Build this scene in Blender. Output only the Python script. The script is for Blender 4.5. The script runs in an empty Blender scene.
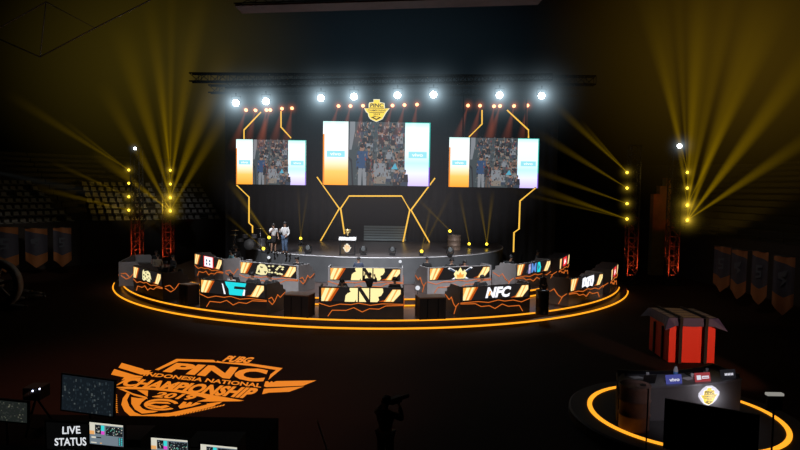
import bpy, bmesh, math, random
from mathutils import Vector, Matrix, Euler
random.seed(7)
PI = math.pi
sc = bpy.context.scene
C = sc.collection

# ------------------------------------------------------------------ camera
F, H, PITCH, ROLL = 600.0, 6.0, math.atan(35 / 600), 0.015
_X = Vector((1, 0, 0)); _F = Vector((0, math.cos(PITCH), -math.sin(PITCH))); _U = Vector((0, math.sin(PITCH), math.cos(PITCH)))
CAM = Vector((0, 0, H))
def ray(px, py):
    u, v = px - 400, py - 225
    c, s = math.cos(ROLL), math.sin(ROLL)
    u, v = c * u + s * v, -s * u + c * v
    return _X * u + _F * F - _U * v
def at_d(px, py, D):
    r = ray(px, py); return CAM + r * (D / r.y)
def at_z(px, py, z):
    r = ray(px, py); return CAM + r * ((z - H) / r.z)
cd = bpy.data.cameras.new('camera'); cam = bpy.data.objects.new('camera', cd); C.objects.link(cam)
cd.sensor_width = 36; cd.lens = F / 800 * 36; cd.clip_end = 400
_r = _X * math.cos(ROLL) + _U * math.sin(ROLL); _u = -_X * math.sin(ROLL) + _U * math.cos(ROLL)
cam.matrix_world = Matrix(((_r.x, _u.x, -_F.x, 0), (_r.y, _u.y, -_F.y, 0), (_r.z, _u.z, -_F.z, H), (0, 0, 0, 1)))
sc.camera = cam

# ------------------------------------------------------------------ materials
MATS = {}
def mat(name, col, rough=0.6, metal=0.0, noise=0.0, nscale=8.0, bump=0.0, spec=0.5):
    if name in MATS: return MATS[name]
    m = bpy.data.materials.new(name); m.use_nodes = True
    nt = m.node_tree; b = nt.nodes['Principled BSDF']
    b.inputs['Base Color'].default_value = (*col, 1); b.inputs['Roughness'].default_value = rough
    b.inputs['Metallic'].default_value = metal; b.inputs['Specular IOR Level'].default_value = spec
    if noise or bump:
        tc = nt.nodes.new('ShaderNodeTexCoord'); n = nt.nodes.new('ShaderNodeTexNoise')
        n.inputs['Scale'].default_value = nscale; n.inputs['Detail'].default_value = 4
        nt.links.new(tc.outputs['Object'], n.inputs['Vector'])
        if noise:
            mx = nt.nodes.new('ShaderNodeMix'); mx.data_type = 'RGBA'
            mx.inputs[6].default_value = (*[c * (1 - noise) for c in col], 1)
            mx.inputs[7].default_value = (*[min(1, c * (1 + noise)) for c in col], 1)
            nt.links.new(n.outputs['Fac'], mx.inputs[0]); nt.links.new(mx.outputs[2], b.inputs['Base Color'])
        if bump:
            bp = nt.nodes.new('ShaderNodeBump'); bp.inputs['Strength'].default_value = bump
            nt.links.new(n.outputs['Fac'], bp.inputs['Height']); nt.links.new(bp.outputs['Normal'], b.inputs['Normal'])
    MATS[name] = m; return m
def em(name, col, strength=1.0, base=(0, 0, 0)):
    if name in MATS: return MATS[name]
    m = bpy.data.materials.new(name); m.use_nodes = True
    b = m.node_tree.nodes['Principled BSDF']
    b.inputs['Base Color'].default_value = (*base, 1); b.inputs['Roughness'].default_value = 0.5
    b.inputs['Specular IOR Level'].default_value = 0.1
    b.inputs['Emission Color'].default_value = (*col, 1); b.inputs['Emission Strength'].default_value = strength
    MATS[name] = m; return m
def grad(name, stops, strength=1.0, axis=2):
    m = bpy.data.materials.new(name); m.use_nodes = True; nt = m.node_tree
    b = nt.nodes['Principled BSDF']; b.inputs['Base Color'].default_value = (0, 0, 0, 1)
    tc = nt.nodes.new('ShaderNodeTexCoord'); sp = nt.nodes.new('ShaderNodeSeparateXYZ'); cr = nt.nodes.new('ShaderNodeValToRGB')
    nt.links.new(tc.outputs['Generated'], sp.inputs[0]); nt.links.new(sp.outputs[axis], cr.inputs[0])
    e = cr.color_ramp.elements
    e[0].position, e[0].color = stops[0][0], (*stops[0][1], 1); e[1].position, e[1].color = stops[-1][0], (*stops[-1][1], 1)
    for p, c in stops[1:-1]:
        x = e.new(p); x.color = (*c, 1)
    nt.links.new(cr.outputs[0], b.inputs['Emission Color']); b.inputs['Emission Strength'].default_value = strength
    return m

BLACK = mat('black_metal', (0.012, 0.012, 0.013), 0.45, 0.3, 0.3, 6)
MATTE = mat('matte_black', (0.006, 0.006, 0.006), 0.8, 0, 0.3, 5)
GREY = mat('grey_laminate', (0.24, 0.23, 0.23), 0.55, 0, 0.22, 2.5, 0.05)
DGREY = mat('shaded_grey_laminate', (0.050, 0.043, 0.042), 0.5, 0, 0.3, 2.5, 0.05)  # darker copy of the grey: the front row's weaker light put into colour
TRUSS = mat('truss_metal', (0.05, 0.05, 0.052), 0.5, 0.4, 0.2, 4)
RINGL = em('amber_strip', (1.0, 0.36, 0.015), 1.35)
NEON = em('amber_neon', (1.0, 0.56, 0.07), 1.08)
CRACK = em('orange_crack_light', (1.0, 0.22, 0.03), 0.75)
YEL = em('pale_yellow_glow', (1.0, 0.83, 0.38), 1.15)
YEL2 = em('amber_glow', (1.0, 0.42, 0.08), 1.0)
YEL3 = em('deep_orange_glow', (0.75, 0.12, 0.01), 0.7)
WHT = em('white_glow', (0.95, 0.95, 1.0), 1.2)
SCR = em('dark_screen', (0.02, 0.017, 0.017), 0.8)
LOGO = em('projected_light_orange', (1.0, 0.27, 0.02), 0.82)

# ------------------------------------------------------------------ mesh builder
class MB:
    def __init__(s): s.v = []; s.f = []; s.m = []; s.smooth = []
    def add(s, vs, fs, mi=0, sm=False, M=None):
        b = len(s.v)
        for v in vs:
            v = Vector(v); s.v.append(M @ v if M else v)
        for f in fs: s.f.append([b + i for i in f]); s.m.append(mi); s.smooth.append(sm)
        return s
    def box(s, x0, y0, z0, x1, y1, z1, mi=0, M=None):
        vs = [(x, y, z) for z in (z0, z1) for y in (y0, y1) for x in (x0, x1)]
        return s.add(vs, [(0, 2, 3, 1), (4, 5, 7, 6), (0, 1, 5, 4), (2, 6, 7, 3), (0, 4, 6, 2), (1, 3, 7, 5)], mi, False, M)
    def prism(s, poly, ext, mi=0, M=None):
        """poly: list of 3-D points, ext: extrusion vector"""
        n = len(poly); e = Vector(ext); a = [Vector(p) for p in poly]; b = [p + e for p in a]
        return s.add(a + b, [tuple(range(n))[::-1], tuple(range(n, 2 * n))] + [(i, (i + 1) % n, n + (i + 1) % n, n + i) for i in range(n)], mi, False, M)
    def tube(s, pts, r, n=6, mi=0, sm=True, M=None):
        pts = [Vector(p) for p in pts]; R = r if isinstance(r, (list, tuple)) else [r] * len(pts)
        rings = []
        for i, p in enumerate(pts):
            a = pts[max(0, i - 1)]; b = pts[min(len(pts) - 1, i + 1)]; d = (b - a).normalized()
            up = Vector((0, 0, 1)) if abs(d.z) < 0.9 else Vector((0, 1, 0))
            x = d.cross(up).normalized(); y = x.cross(d)
            k = 1.0
            if 0 < i < len(pts) - 1:
                ca = (p - a).normalized().dot((b - p).normalized()); k = min(1.6, 1 / max(0.5, math.sqrt((1 + ca) / 2)))
            rings.append([p + (x * math.cos(2 * PI * j / n) + y * math.sin(2 * PI * j / n)) * R[i] * k for j in range(n)])
        vs = [q for g in rings for q in g]; fs = []
        for i in range(len(pts) - 1):
            for j in range(n): fs.append((i * n + j, i * n + (j + 1) % n, (i + 1) * n + (j + 1) % n, (i + 1) * n + j))
        fs.append(tuple(range(n))[::-1]); fs.append(tuple((len(pts) - 1) * n + j for j in range(n)))
        return s.add(vs, fs, mi, sm, M)
    def lathe(s, prof, n=16, c=(0, 0, 0), mi=0, sm=True, M=None, ax='z'):
        vs = []
        for r, z in prof:
            for j in range(n):
                a = 2 * PI * j / n; q = (r * math.cos(a), r * math.sin(a), z)
                if ax == 'y': q = (q[0], q[2], q[1])
                vs.append((c[0] + q[0], c[1] + q[1], c[2] + q[2]))
        fs = [(i * n + j, i * n + (j + 1) % n, (i + 1) * n + (j + 1) % n, (i + 1) * n + j) for i in range(len(prof) - 1) for j in range(n)]
        fs += [tuple(range(n))[::-1], tuple((len(prof) - 1) * n + j for j in range(n))]
        return s.add(vs, fs, mi, sm, M)
    def ball(s, c, r, mi=0, n=10, k=7, M=None):
        rr = r if isinstance(r, (list, tuple)) else (r, r, r)
        vs = []; fs = []
        for i in range(k + 1):
            t = PI * i / k
            for j in range(n):
                a = 2 * PI * j / n
                vs.append((c[0] + rr[0] * math.sin(t) * math.cos(a), c[1] + rr[1] * math.sin(t) * math.sin(a), c[2] + rr[2] * math.cos(t)))
        for i in range(k):
            for j in range(n): fs.append((i * n + j, (i + 1) * n + j, (i + 1) * n + (j + 1) % n, i * n + (j + 1) % n))
        return s.add(vs, fs, mi, True, M)
    def build(s, name, mats, parent=None, world=False, recenter=False):
        me = bpy.data.meshes.new(name)
        vs = s.v; loc = None
        if world and parent is not None:
            Mi = Matrix.LocRotScale(parent.location, parent.rotation_euler, None).inverted(); vs = [Mi @ v for v in vs]
        if recenter and parent is None:
            lo = Vector([min(v[i] for v in vs) for i in range(3)]); hi = Vector([max(v[i] for v in vs) for i in range(3)])
            loc = Vector(((lo.x + hi.x) / 2, (lo.y + hi.y) / 2, lo.z)); vs = [v - loc for v in vs]
        me.from_pydata([tuple(v) for v in vs], [], s.f)
        for m in (mats if isinstance(mats, (list, tuple)) else [mats]): me.materials.append(m)
        me.polygons.foreach_set('material_index', s.m); me.polygons.foreach_set('use_smooth', s.smooth)
        bm = bmesh.new(); bm.from_mesh(me); bmesh.ops.remove_doubles(bm, verts=bm.verts, dist=1e-6)
        bmesh.ops.recalc_face_normals(bm, faces=bm.faces); bm.to_mesh(me); bm.free()
        o = bpy.data.objects.new(name, me); C.objects.link(o)
        if loc is not None: o.location = loc
        if parent is not None: o.parent = parent
        return o
def tag(o, label, cat, group=None, kind=None):
    o['label'] = label; o['category'] = cat
    if group: o['group'] = group
    if kind: o['kind'] = kind
    return o
def thing(name, label, cat, loc=(0, 0, 0), rz=0.0, group=None):
    o = bpy.data.objects.new(name, None); C.objects.link(o); o.location = Vector(loc); o.rotation_euler = (0, 0, rz); o.empty_display_size = .2
    return tag(o, label, cat, group)
def copy_tree(o, parent=None):
    c = o.copy(); C.objects.link(c); c.parent = parent
    for ch in [x for x in KIDS(o)]: copy_tree(ch, c)
    return c
def KIDS(o): return list(o.children)
def dup(o, loc, rot, label, group=None):
    c = copy_tree(o); c.location = Vector(loc)
    c.rotation_euler = rot if hasattr(rot, '__len__') else (0, 0, rot)
    c['label'] = label
    if group: c['group'] = group
    return c
ORD = ['first', 'second', 'third', 'fourth', 'fifth', 'sixth', 'seventh', 'eighth', 'ninth', 'tenth', 'eleventh', 'twelfth']

# text as 2-D polygons, normalised to its box
_TX = {}
def text_polys(t, bold=0.02, shear=0.0, spacing=1.0):
    k = (t, bold, shear, spacing)
    if k in _TX: return _TX[k]
    cu = bpy.data.curves.new('tmp_text', 'FONT'); cu.body = t; cu.offset = bold; cu.shear = shear; cu.resolution_u = 3; cu.space_character = spacing
    o = bpy.data.objects.new('tmp_text', cu); C.objects.link(o)
    dg = bpy.context.evaluated_depsgraph_get(); me = bpy.data.meshes.new_from_object(o.evaluated_get(dg))
    vs = [(v.co.x, v.co.y) for v in me.vertices]; fs = [tuple(p.vertices) for p in me.polygons]
    bpy.data.objects.remove(o); bpy.data.meshes.remove(me); bpy.data.curves.remove(cu)
    x0 = min(v[0] for v in vs); x1 = max(v[0] for v in vs); y0 = min(v[1] for v in vs); y1 = max(v[1] for v in vs)
    _TX[k] = ([((x - x0) / (x1 - x0), (y - y0) / (y1 - y0)) for x, y in vs], fs); return _TX[k]
class Flat:
    """draws flat shapes on a plane: org + u*ux + v*uy, lifted by n*k"""
    def __init__(s, mb, org, ux, uy, lift=0.004):
        s.mb = mb; s.o = Vector(org); s.x = Vector(ux); s.y = Vector(uy); s.n = s.x.cross(s.y).normalized(); s.lift = lift
    def p(s, u, v, k): return s.o + s.x * u + s.y * v + s.n * (s.lift * k)
    def poly(s, pts, mi, k=1): s.mb.add([s.p(u, v, k) for u, v in pts], [tuple(range(len(pts)))], mi); return s
    def rect(s, a, b, c, d, mi, k=1): return s.poly([(a, b), (c, b), (c, d), (a, d)], mi, k)
    def ell(s, cx, cy, rx, ry, mi, k=1, n=14): return s.poly([(cx + rx * math.cos(2 * PI * i / n), cy + ry * math.sin(2 * PI * i / n)) for i in range(n)], mi, k)
    def text(s, t, quad, mi, k=1, bold=0.02, shear=0.0):
        vs, fs = text_polys(t, bold, shear); (ax, ay), (bx, by), (cx, cy), (dx, dy) = quad   # bl, br, tr, tl
        def q(u, v): return ((1 - u) * (1 - v) * ax + u * (1 - v) * bx + u * v * cx + (1 - u) * v * dx, (1 - u) * (1 - v) * ay + u * (1 - v) * by + u * v * cy + (1 - u) * v * dy)
        s.mb.add([s.p(*q(u, v), k) for u, v in vs], fs, mi); return s
    def trect(s, t, a, b, c, d, mi, k=1, bold=0.02, shear=0.0): return s.text(t, [(a, b), (c, b), (c, d), (a, d)], mi, k, bold, shear)

# ------------------------------------------------------------------ volumes: beams and haze glows drawn as self-emitting shapes
def vol_mat(name, col, build):
    m = bpy.data.materials.new(name); m.use_nodes = True; nt = m.node_tree; nt.nodes.clear()
    out = nt.nodes.new('ShaderNodeOutputMaterial'); pv = nt.nodes.new('ShaderNodeVolumePrincipled')
    pv.inputs['Density'].default_value = 0.0; pv.inputs['Emission Color'].default_value = (*col, 1)
    nt.links.new(pv.outputs[0], out.inputs['Volume'])
    tc = nt.nodes.new('ShaderNodeTexCoord')
    def math_(op, a, b=None, c=None, clamp=False):
        n = nt.nodes.new('ShaderNodeMath'); n.operation = op; n.use_clamp = clamp
        for i, x in enumerate((a, b, c)):
            if x is None: continue
            if isinstance(x, (int, float)): n.inputs[i].default_value = x
            else: nt.links.new(x, n.inputs[i])
        return n.outputs[0]
    res = build(nt, tc.outputs['Object'], math_)
    nt.links.new(res, pv.inputs['Emission Strength'])
    return m
def beam(a, b, half_deg, I, col, label, power=1.7, fade=1.0, nm='beam', cat='light beam', z0=0.35):
    a = Vector(a); b = Vector(b); L = (b - a).length; t = math.tan(math.radians(half_deg))
    def f(nt, co, mt):
        sp = nt.nodes.new('ShaderNodeSeparateXYZ'); nt.links.new(co, sp.inputs[0]); x, y, z = sp.outputs
        r2 = mt('ADD', mt('MULTIPLY', x, x), mt('MULTIPLY', y, y))
        w = mt('MULTIPLY', mt('MAXIMUM', z, 0.02), t); rho2 = mt('DIVIDE', r2, mt('ADD', mt('MULTIPLY', w, w), 0.0009))
        core = mt('POWER', mt('SUBTRACT', 1.0, rho2, clamp=True), 1.6)
        fall = mt('DIVIDE', I, mt('POWER', mt('ADD', mt('MAXIMUM', z, 0), z0), power))
        end = mt('POWER', mt('SUBTRACT', 1.0, mt('DIVIDE', z, L), clamp=True), fade)
        return mt('MULTIPLY', mt('MULTIPLY', core, fall), end)
    m = vol_mat(nm, col, f)
    mb = MB(); n = 16; r0 = 0.03
    mb.lathe([(r0, 0), (L * t + r0, L)], n)
    o = mb.build('haze', m); o.location = a; o.rotation_mode = 'QUATERNION'; o.rotation_quaternion = (b - a).to_track_quat('Z', 'Y')
    return tag(o, label, cat, kind='stuff')
def glow(c, R, I, col, label, p=1.0, eps=0.03, scale=(1, 1, 1), fade=2.0):
    def f(nt, co, mt):
        ln = nt.nodes.new('ShaderNodeVectorMath'); ln.operation = 'LENGTH'; nt.links.new(co, ln.inputs[0]); r = ln.outputs['Value']
        fall = mt('DIVIDE', I, mt('POWER', mt('ADD', mt('MULTIPLY', r, r), eps), p))
        return mt('MULTIPLY', fall, mt('POWER', mt('SUBTRACT', 1.0, mt('DIVIDE', r, R), clamp=True), fade))
    m = vol_mat('glow', col, f); mb = MB(); mb.ball((0, 0, 0), R, 0, 18, 12)
    o = mb.build('haze', m); o.location = Vector(c); o.scale = scale
    return tag(o, label, 'haze', kind='stuff')
BY = (1.0, 0.60, 0.0)

# ------------------------------------------------------------------ room shell
def struct(name, mb, m, **k):
    o = mb.build(name, m, **k); o['kind'] = 'structure'; return o
FLOORM = mat('arena_floor', (0.020, 0.009, 0.006), 0.8, 0, 0.25, 0.6, 0.02, 0.08)
WALLM = mat('arena_wall', (0.010, 0.010, 0.011), 0.9, 0, 0.3, 1)
struct('floor', MB().box(-50, -8, -0.3, 50, 78, 0.0), FLOORM)
struct('ceiling', MB().box(-50, -8, 24, 50, 78, 24.3), WALLM)
struct('wall_back', MB().box(-50, 77.7, 0.01, 50, 78, 23.99), WALLM)
struct('wall_front', MB().box(-50, -8, 0.01, 50, -7.7, 23.99), WALLM)
struct('wall_left', MB().box(-50, -7.69, 0.01, -49.7, 77.69, 23.99), WALLM)
struct('wall_right', MB().box(49.7, -7.69, 0.01, 50, 77.69, 23.99), WALLM)

# ------------------------------------------------------------------ grandstands
BOWL = [Vector(p) for p in ((-31, 6), (-30, 34), (-24, 45), (-10, 55), (10, 55), (20, 47), (22, 30), (22, 6))]
def miter(i, d):
    def nrm(a, b):
        t = (b - a).normalized(); return Vector((-t.y, t.x))
    ns = []
    if i > 0: ns.append(nrm(BOWL[i - 1], BOWL[i]))
    if i < len(BOWL) - 1: ns.append(nrm(BOWL[i], BOWL[i + 1]))
    if len(ns) == 1: return BOWL[i] + ns[0] * d
    m = (ns[0] + ns[1]).normalized(); return BOWL[i] + m * (d / max(.4, m.dot(ns[0])))
STAND = mat('grandstand_concrete', (0.035, 0.033, 0.032), 0.85, 0, 0.3, 1.2)
STW = mat('grandstand_wall_paint', (0.016, 0.013, 0.012), 0.8, 0, 0.3, 1.2)
slab = ['long dark grandstand running beside the big wheel', 'dark grandstand corner behind the three pennants', 'tiered grandstand with pale seats behind the twin towers',
        'dark grandstand straight behind the stage backdrop', 'dark grandstand corner beyond the tower by the red screens', 'dark grandstand behind the second pair of towers', 'long dark grandstand beside the row of four pennants']
NS, SD, SH, WH = 14, 0.85, 0.45, 3.3
for i in range(len(BOWL) - 1):
    cpt = (BOWL[i] + BOWL[i + 1]) / 2
    t = thing('grandstand', slab[i], 'grandstand', (cpt.x, cpt.y, 0))
    e = 0.035
    def pt(k, d, z):
        q = miter(k, d); o2 = miter(k + 1 if k == i else k - 1, d); q = q + (o2 - q).normalized() * e; return (q.x, q.y, z)
    mb = MB()
    a0, a1, b0, b1 = pt(i, 0, 0), pt(i + 1, 0, 0), pt(i, .25, 0), pt(i + 1, .25, 0)
    mb.prism([a0, a1, b1, b0], (0, 0, WH)); mb.build('wall', STW, t, True)
    mb = MB(); prof = [(.26, 0.0)]
    for k in range(NS): prof += [(.26 + k * SD, WH - .4 + k * SH), (.26 + (k + 1) * SD, WH - .4 + k * SH)]
    prof += [(.26 + NS * SD, 0.0)]
    vs = [pt(i, d, z) for d, z in prof] + [pt(i + 1, d, z) for d, z in prof]; n = len(prof)
    mb.add(vs, [(j, (j + 1) % n, n + (j + 1) % n, n + j) for j in range(n)] + [tuple(range(n)), tuple(range(n, 2 * n))[::-1]])
    mb.build('tier_steps', STAND, t, True)
    mb = MB(); p0 = Vector(pt(i, .12, WH)); p1 = Vector(pt(i + 1, .12, WH)); m_ = int((p1 - p0).length / 2) + 1
    mb.tube([p0 + Vector((0, 0, .55)), p1 + Vector((0, 0, .55))], .025); mb.tube([p0 + Vector((0, 0, .3)), p1 + Vector((0, 0, .3))], .018)
    for k in range(m_ + 1):
        q = p0.lerp(p1, k / m_) if 0 < k < m_ else p0.lerp(p1, .002 if k == 0 else .998); mb.tube([q, q + Vector((0, 0, .55))], .02)
    mb.build('handrail', BLACK, t, True)
# seats
SEATM = mat('pale_seat_plastic', (0.20, 0.20, 0.20), 0.5, 0, 0.15, 6)
def seat_proto():
    t = thing('stadium_seat', 'pale plastic stadium seat in the grandstand behind the towers', 'seat', group='stadium seats in the grandstand behind the towers')
    MB().box(-.20, -.02, .38, .20, .40, .43).build('seat', SEATM, t)
    m = MB(); m.prism([(-.19, .34, .43), (.19, .34, .43), (.17, .42, .70), (-.17, .42, .70)], (0, .03, 0)); m.build('backrest', SEATM, t)
    MB().box(-.05, .12, 0, .05, .3, .38).build('leg', BLACK, t)
    return t
sp = seat_proto(); nseat = 0
def seats(i, rows, f0, f1, pitch):
    global nseat
    A, B = BOWL[i], BOWL[i + 1]; tdir = (B - A).normalized(); nr = Vector((-tdir.y, tdir.x)); rz = math.atan2(tdir.y, tdir.x)
    L = (B - A).length
    for k in rows:
        x = L * f0
        while x < L * f1:
            if random.random() < .93 and abs((x % 6.2) - .3) > .45:
                q = A + tdir * x + nr * (.26 + k * SD + .30); z = WH - .39 + k * SH
                if nseat == 0: o = sp; o.location = (q.x, q.y, z); o.rotation_euler = (0, 0, rz)
                else: o = dup(sp, (q.x, q.y, z), rz, sp['label'])
                nseat += 1
            x += pitch
seats(2, range(0, 7), 0.0, 0.62, .56)
seats(1, range(0, 7), 0.35, 1.0, .56)

# ------------------------------------------------------------------ round stage
CX, CY = -1.7, 41.9
def halfdisc(R, z0, z1, ycut, mb=None, mi=0, n=96):
    mb = mb or MB(); dy = ycut - CY; a0 = math.asin(max(-1, min(1, dy / R)))
    ang = [PI - a0 + (PI + 2 * a0) * i / n for i in range(n + 1)]
    mb.prism([(CX + R * math.cos(a), CY + R * math.sin(a), z0) for a in ang], (0, 0, z1 - z0), mi); return mb
def arc_strip(R, z, r, ycut, n=110):
    dy = ycut - CY; a0 = math.asin(max(-1, min(1, dy / R)))
    return MB().tube([(CX + R * math.cos(a), CY + R * math.sin(a), z) for a in [PI - a0 + (PI + 2 * a0) * i / n for i in range(n + 1)]], r, 6)
TIER = mat('glossy_tier_floor', (0.075, 0.045, 0.038), 0.30, 0, 0.3, 1.2, 0.03)  # amber reflection partly put into the reddish base colour
FASC = mat('tier_fascia', (0.018, 0.014, 0.013), 0.4, 0, 0.2, 2)
Z1, Z2, Z3 = 0.35, 0.75, 2.25
t = thing('stage_platform', 'widest low round stage tier edged by two amber light rings', 'stage platform', (CX, CY, 0))
halfdisc(16.62, 0.0, 0.10, 43.5).build('step', FASC, t, True)
halfdisc(16.1, 0.10, Z1, 43.5).build('deck', TIER, t, True)
arc_strip(16.62, 0.08, 0.042, 36.2).build('light_strip', RINGL, t, True)
arc_strip(16.12, Z1 - .03, 0.037, 36.0).build('light_strip', RINGL, t, True)
t = thing('stage_platform', 'second round stage tier carrying the back row of desks', 'stage platform', (CX, CY, Z1 + .002))
halfdisc(13.22, Z1 + .002, Z2, 43.4).build('deck', TIER, t, True)
arc_strip(13.25, Z1 + .06, 0.040, 34.6).build('light_strip', RINGL, t, True)
arc_strip(13.25, Z2 - .03, 0.040, 34.6).build('light_strip', RINGL, t, True)
DECK = mat('stage_deck_floor', (0.07, 0.06, 0.06), 0.3, 0, 0.25, 1, 0.02)
FAS2 = mat('stage_fascia_grey', (0.085, 0.09, 0.095), 0.5, 0, 0.3, 1.5)
t = thing('main_stage', 'raised half-round main stage with grey fascia below the screens', 'stage', (CX, CY, Z2 + .002))
halfdisc(8.8, Z2 + .002, Z3, 43.3).build('deck', [FAS2], t, True)
o = halfdisc(8.75, Z3, Z3 + .02, 43.2).build('floor_panel', DECK, t, True)
arc_strip(8.8, Z3 - .03, 0.035, 43.2).build('edge_trim', mat('pale_edge_trim', (.45, .45, .46), .4), t, True)

# ------------------------------------------------------------------ backdrop
BDM = mat('dark_backdrop_cloth', (0.035, 0.038, 0.048), 0.85, 0, 0.35, 1.0, 0.1)
t = thing('stage_backdrop', 'wide dark cloth backdrop behind the three screens', 'backdrop', (CX, 43.9, 0))
mb = MB(); N = 180; x0, x1 = -12.8, 11.4
top = []; 
for i in range(N + 1):
    x = x0 + (x1 - x0) * i / N; top.append((x, 43.9 + .07 * math.sin(i * 1.3) + .03 * math.sin(i * .47)))
vs = [(x, y, 0.01) for x, y in top] + [(x, y, 13.2) for x, y in top]
mb.add(vs, [(i, i + 1, N + 2 + i, N + 1 + i) for i in range(N)], 0, True)
mb.build('cloth', BDM, t, True)
MB().box(x0, 43.98, 13.2, x1, 44.08, 13.3).build('pipe', BLACK, t, True)

# doorway in the backdrop with a slatted panel
t = thing('stage_doorway', 'dark stage doorway with pale teal slatted panel under the centre screen', 'doorway', at_d(379, 245, 43.0))
a = at_d(347, 196, 43.3); b = at_d(404, 244, 43.3)
MB().box(a.x, 43.2, Z3 + .03, b.x, 43.5, a.z).build('recess_shade', mat('recess_shade_black', (.006, .006, .008), .7), t, True)  # black box gives the doorway its darkness, no real depth behind
a = at_d(364, 225, 43.1); b = at_d(406, 241, 43.1); mb = MB(); n = 6
LOUV = mat('teal_slats', (.20, .25, .26), .5)
for i in range(n):
    z = b.z + (a.z - b.z) * i / n; mb.box(a.x, 43.08, z, b.x, 43.16, z + (a.z - b.z) / n * .78)
mb.build('slats', LOUV, t, True)

# ------------------------------------------------------------------ LED screens
pal = {
 'bg': (.055, .075, .085), 'step': (.12, .145, .155), 'dk': (.02, .022, .03), 'nv': (.04, .06, .10), 'bl': (.03, .08, .19), 'gr': (.09, .09, .10), 'lg': (.27, .29, .32),
 'wh': (.62, .64, .66), 'br': (.13, .09, .07), 'kh': (.28, .24, .20), 'sk': (.36, .20, .14), 'hr': (.015, .012, .012), 'cy': (.10, .50, .70), 'rd': (.25, .05, .05)}
PK = list(pal); PM = [em('crowd_' + k, tuple(.75 * c + .018 for c in v), 1.0) for k, v in pal.items()]
def crowd(fl, W, Hh, seed=3):
    """crowd picture; fl plane is W x Hh"""
    R = random.Random(seed); ix = {k: i for i, k in enumerate(PK)}
    fl.rect(0, 0, W, Hh, ix['bg'], 0)
    for j in range(6): fl.poly([(.30 * W, (.08 + .155 * j) * Hh), (W, (.05 + .155 * j) * Hh), (W, (.08 + .155 * j) * Hh), (.30 * W, (.11 + .155 * j) * Hh)], ix['step'], 1)
    fl.poly([(0, .46 * Hh), (.07 * W, .40 * Hh), (.10 * W, 0), (.07 * W, 0), (.05 * W, .36 * Hh), (0, .42 * Hh)], ix['dk'], 2)
    def man(x, y, h, top, leg, sit=False, k=3):
        w = h * .17
        if sit:
            fl.poly([(x - w * .9, y), (x + w * .9, y), (x + w * 1.0, y + h * .25), (x - w, y + h * .25)], ix[leg], k)
            fl.poly([(x - w * 1.05, y + h * .18), (x + w * 1.05, y + h * .18), (x + w * .9, y + h * .52), (x - w * .9, y + h * .52)], ix[top], k + .3)
            fl.ell(x, y + h * .62, h * .075, h * .10, ix['sk'], k + .6, 8); fl.ell(x, y + h * .68, h * .08, h * .06, ix['hr'], k + .9, 8)
            fl.rect(x - w * 1.2, y + h * .15, x - w * .8, y + h * .24, ix['sk'], k + .6)
        else:
            fl.poly([(x - w * .6, y), (x - w * .15, y), (x, y + h * .4), (x + w * .15, y), (x + w * .6, y), (x + w * .6, y + h * .5), (x - w * .6, y + h * .5)], ix[leg], k)
            fl.poly([(x - w * .9, y + h * .42), (x + w * .9, y + h * .42), (x + w * .8, y + h * .84), (x - w * .8, y + h * .84)], ix[top], k + .3)
            fl.ell(x, y + h * .92, h * .06, h * .08, ix['sk'], k + .6, 8); fl.ell(x, y + h * .97, h * .065, h * .05, ix['hr'], k + .9, 8)
    k = 3.0
    for row in range(5):
        y = (.80 - .17 * row) * Hh
        for c in range(6):
            x = (.25 + .14 * c + R.uniform(-.055, .055)) * W; y += R.uniform(-.06, .04) * Hh
            if row == 4 and c < 3: continue
            man(x, y - .02 * Hh * R.random(), R.uniform(.25, .36) * Hh, R.choice(['dk', 'dk', 'gr', 'nv', 'lg', 'br', 'dk', 'wh' if R.random() < .3 else 'dk']), R.choice(['kh', 'dk', 'lg', 'gr', 'nv']), True, k); k += 1.2
    fl.rect(.62 * W, .22 * Hh, 1.0 * W, .25 * Hh, ix['lg'], k)
    man(.06 * W, .55 * Hh, .62 * Hh, 'nv', 'lg', False, k) if False else fl.poly([(.02 * W, .56 * Hh), (.06 * W, .56 * Hh), (.12 * W, .86 * Hh), (.12 * W, Hh), (.03 * W, Hh)], ix['lg'], k)
    man(.25 * W, 0, .64 * Hh, 'bl', 'lg', False, k + 1); man(.39 * W, -.0, .50 * Hh, 'dk', 'br', False, k + 2.4)
    man(.56 * W, .03 * Hh, .62 * Hh, 'lg', 'kh', True, k + 4); man(.86 * W, -.05 * Hh + .05 * Hh, .38 * Hh, 'nv', 'dk', True, k + 5)
    for i in range(520):
        x = (.12 + .86 * R.random()) * W; y = (.02 + .95 * R.random()) * Hh; w_ = (.006 + .020 * R.random()) * W; h_ = (.010 + .045 * R.random()) * Hh; a_ = R.uniform(-.5, .5) * w_
        if .17 * W < x < .33 * W and y < .6 * Hh and i % 4: continue
        fl.poly([(x, y), (x + w_, y + a_), (x + w_ + a_, y + h_), (x + a_, y + h_)], ix[R.choice(['dk', 'dk', 'dk', 'gr', 'nv', 'bg', 'br', 'lg', 'kh', 'sk', 'step', 'rd'])], k + 8 + .01 * i)
    fl.poly([(.76 * W, .26 * Hh), (.88 * W, .26 * Hh), (.83 * W, .36 * Hh)], ix['cy'], k + 14)
LG = grad('side_panel_warm', [(0, (1.0, .36, .03)), (.22, (1.0, .55, .12)), (.42, (1.0, .92, .75)), (.6, (1, 1, 1)), (.9, (.93, 1, 1)), (1, (.6, .95, .9))], 1.25)
RG = grad('side_panel_cool', [(0, (.62, .50, 1.0)), (.2, (.78, .80, 1.0)), (.36, (.50, .84, .95)), (.5, (.78, .95, .98)), (.9, (.86, 1, 1)), (1, (.45, .9, .85))], 1.22)
EDW = em('warm_edge', (1.0, .30, .03), 1.0); EDC = em('teal_edge', (.05, .65, .55), .8); EDP = em('violet_edge', (.25, .12, .8), .8)
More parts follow.
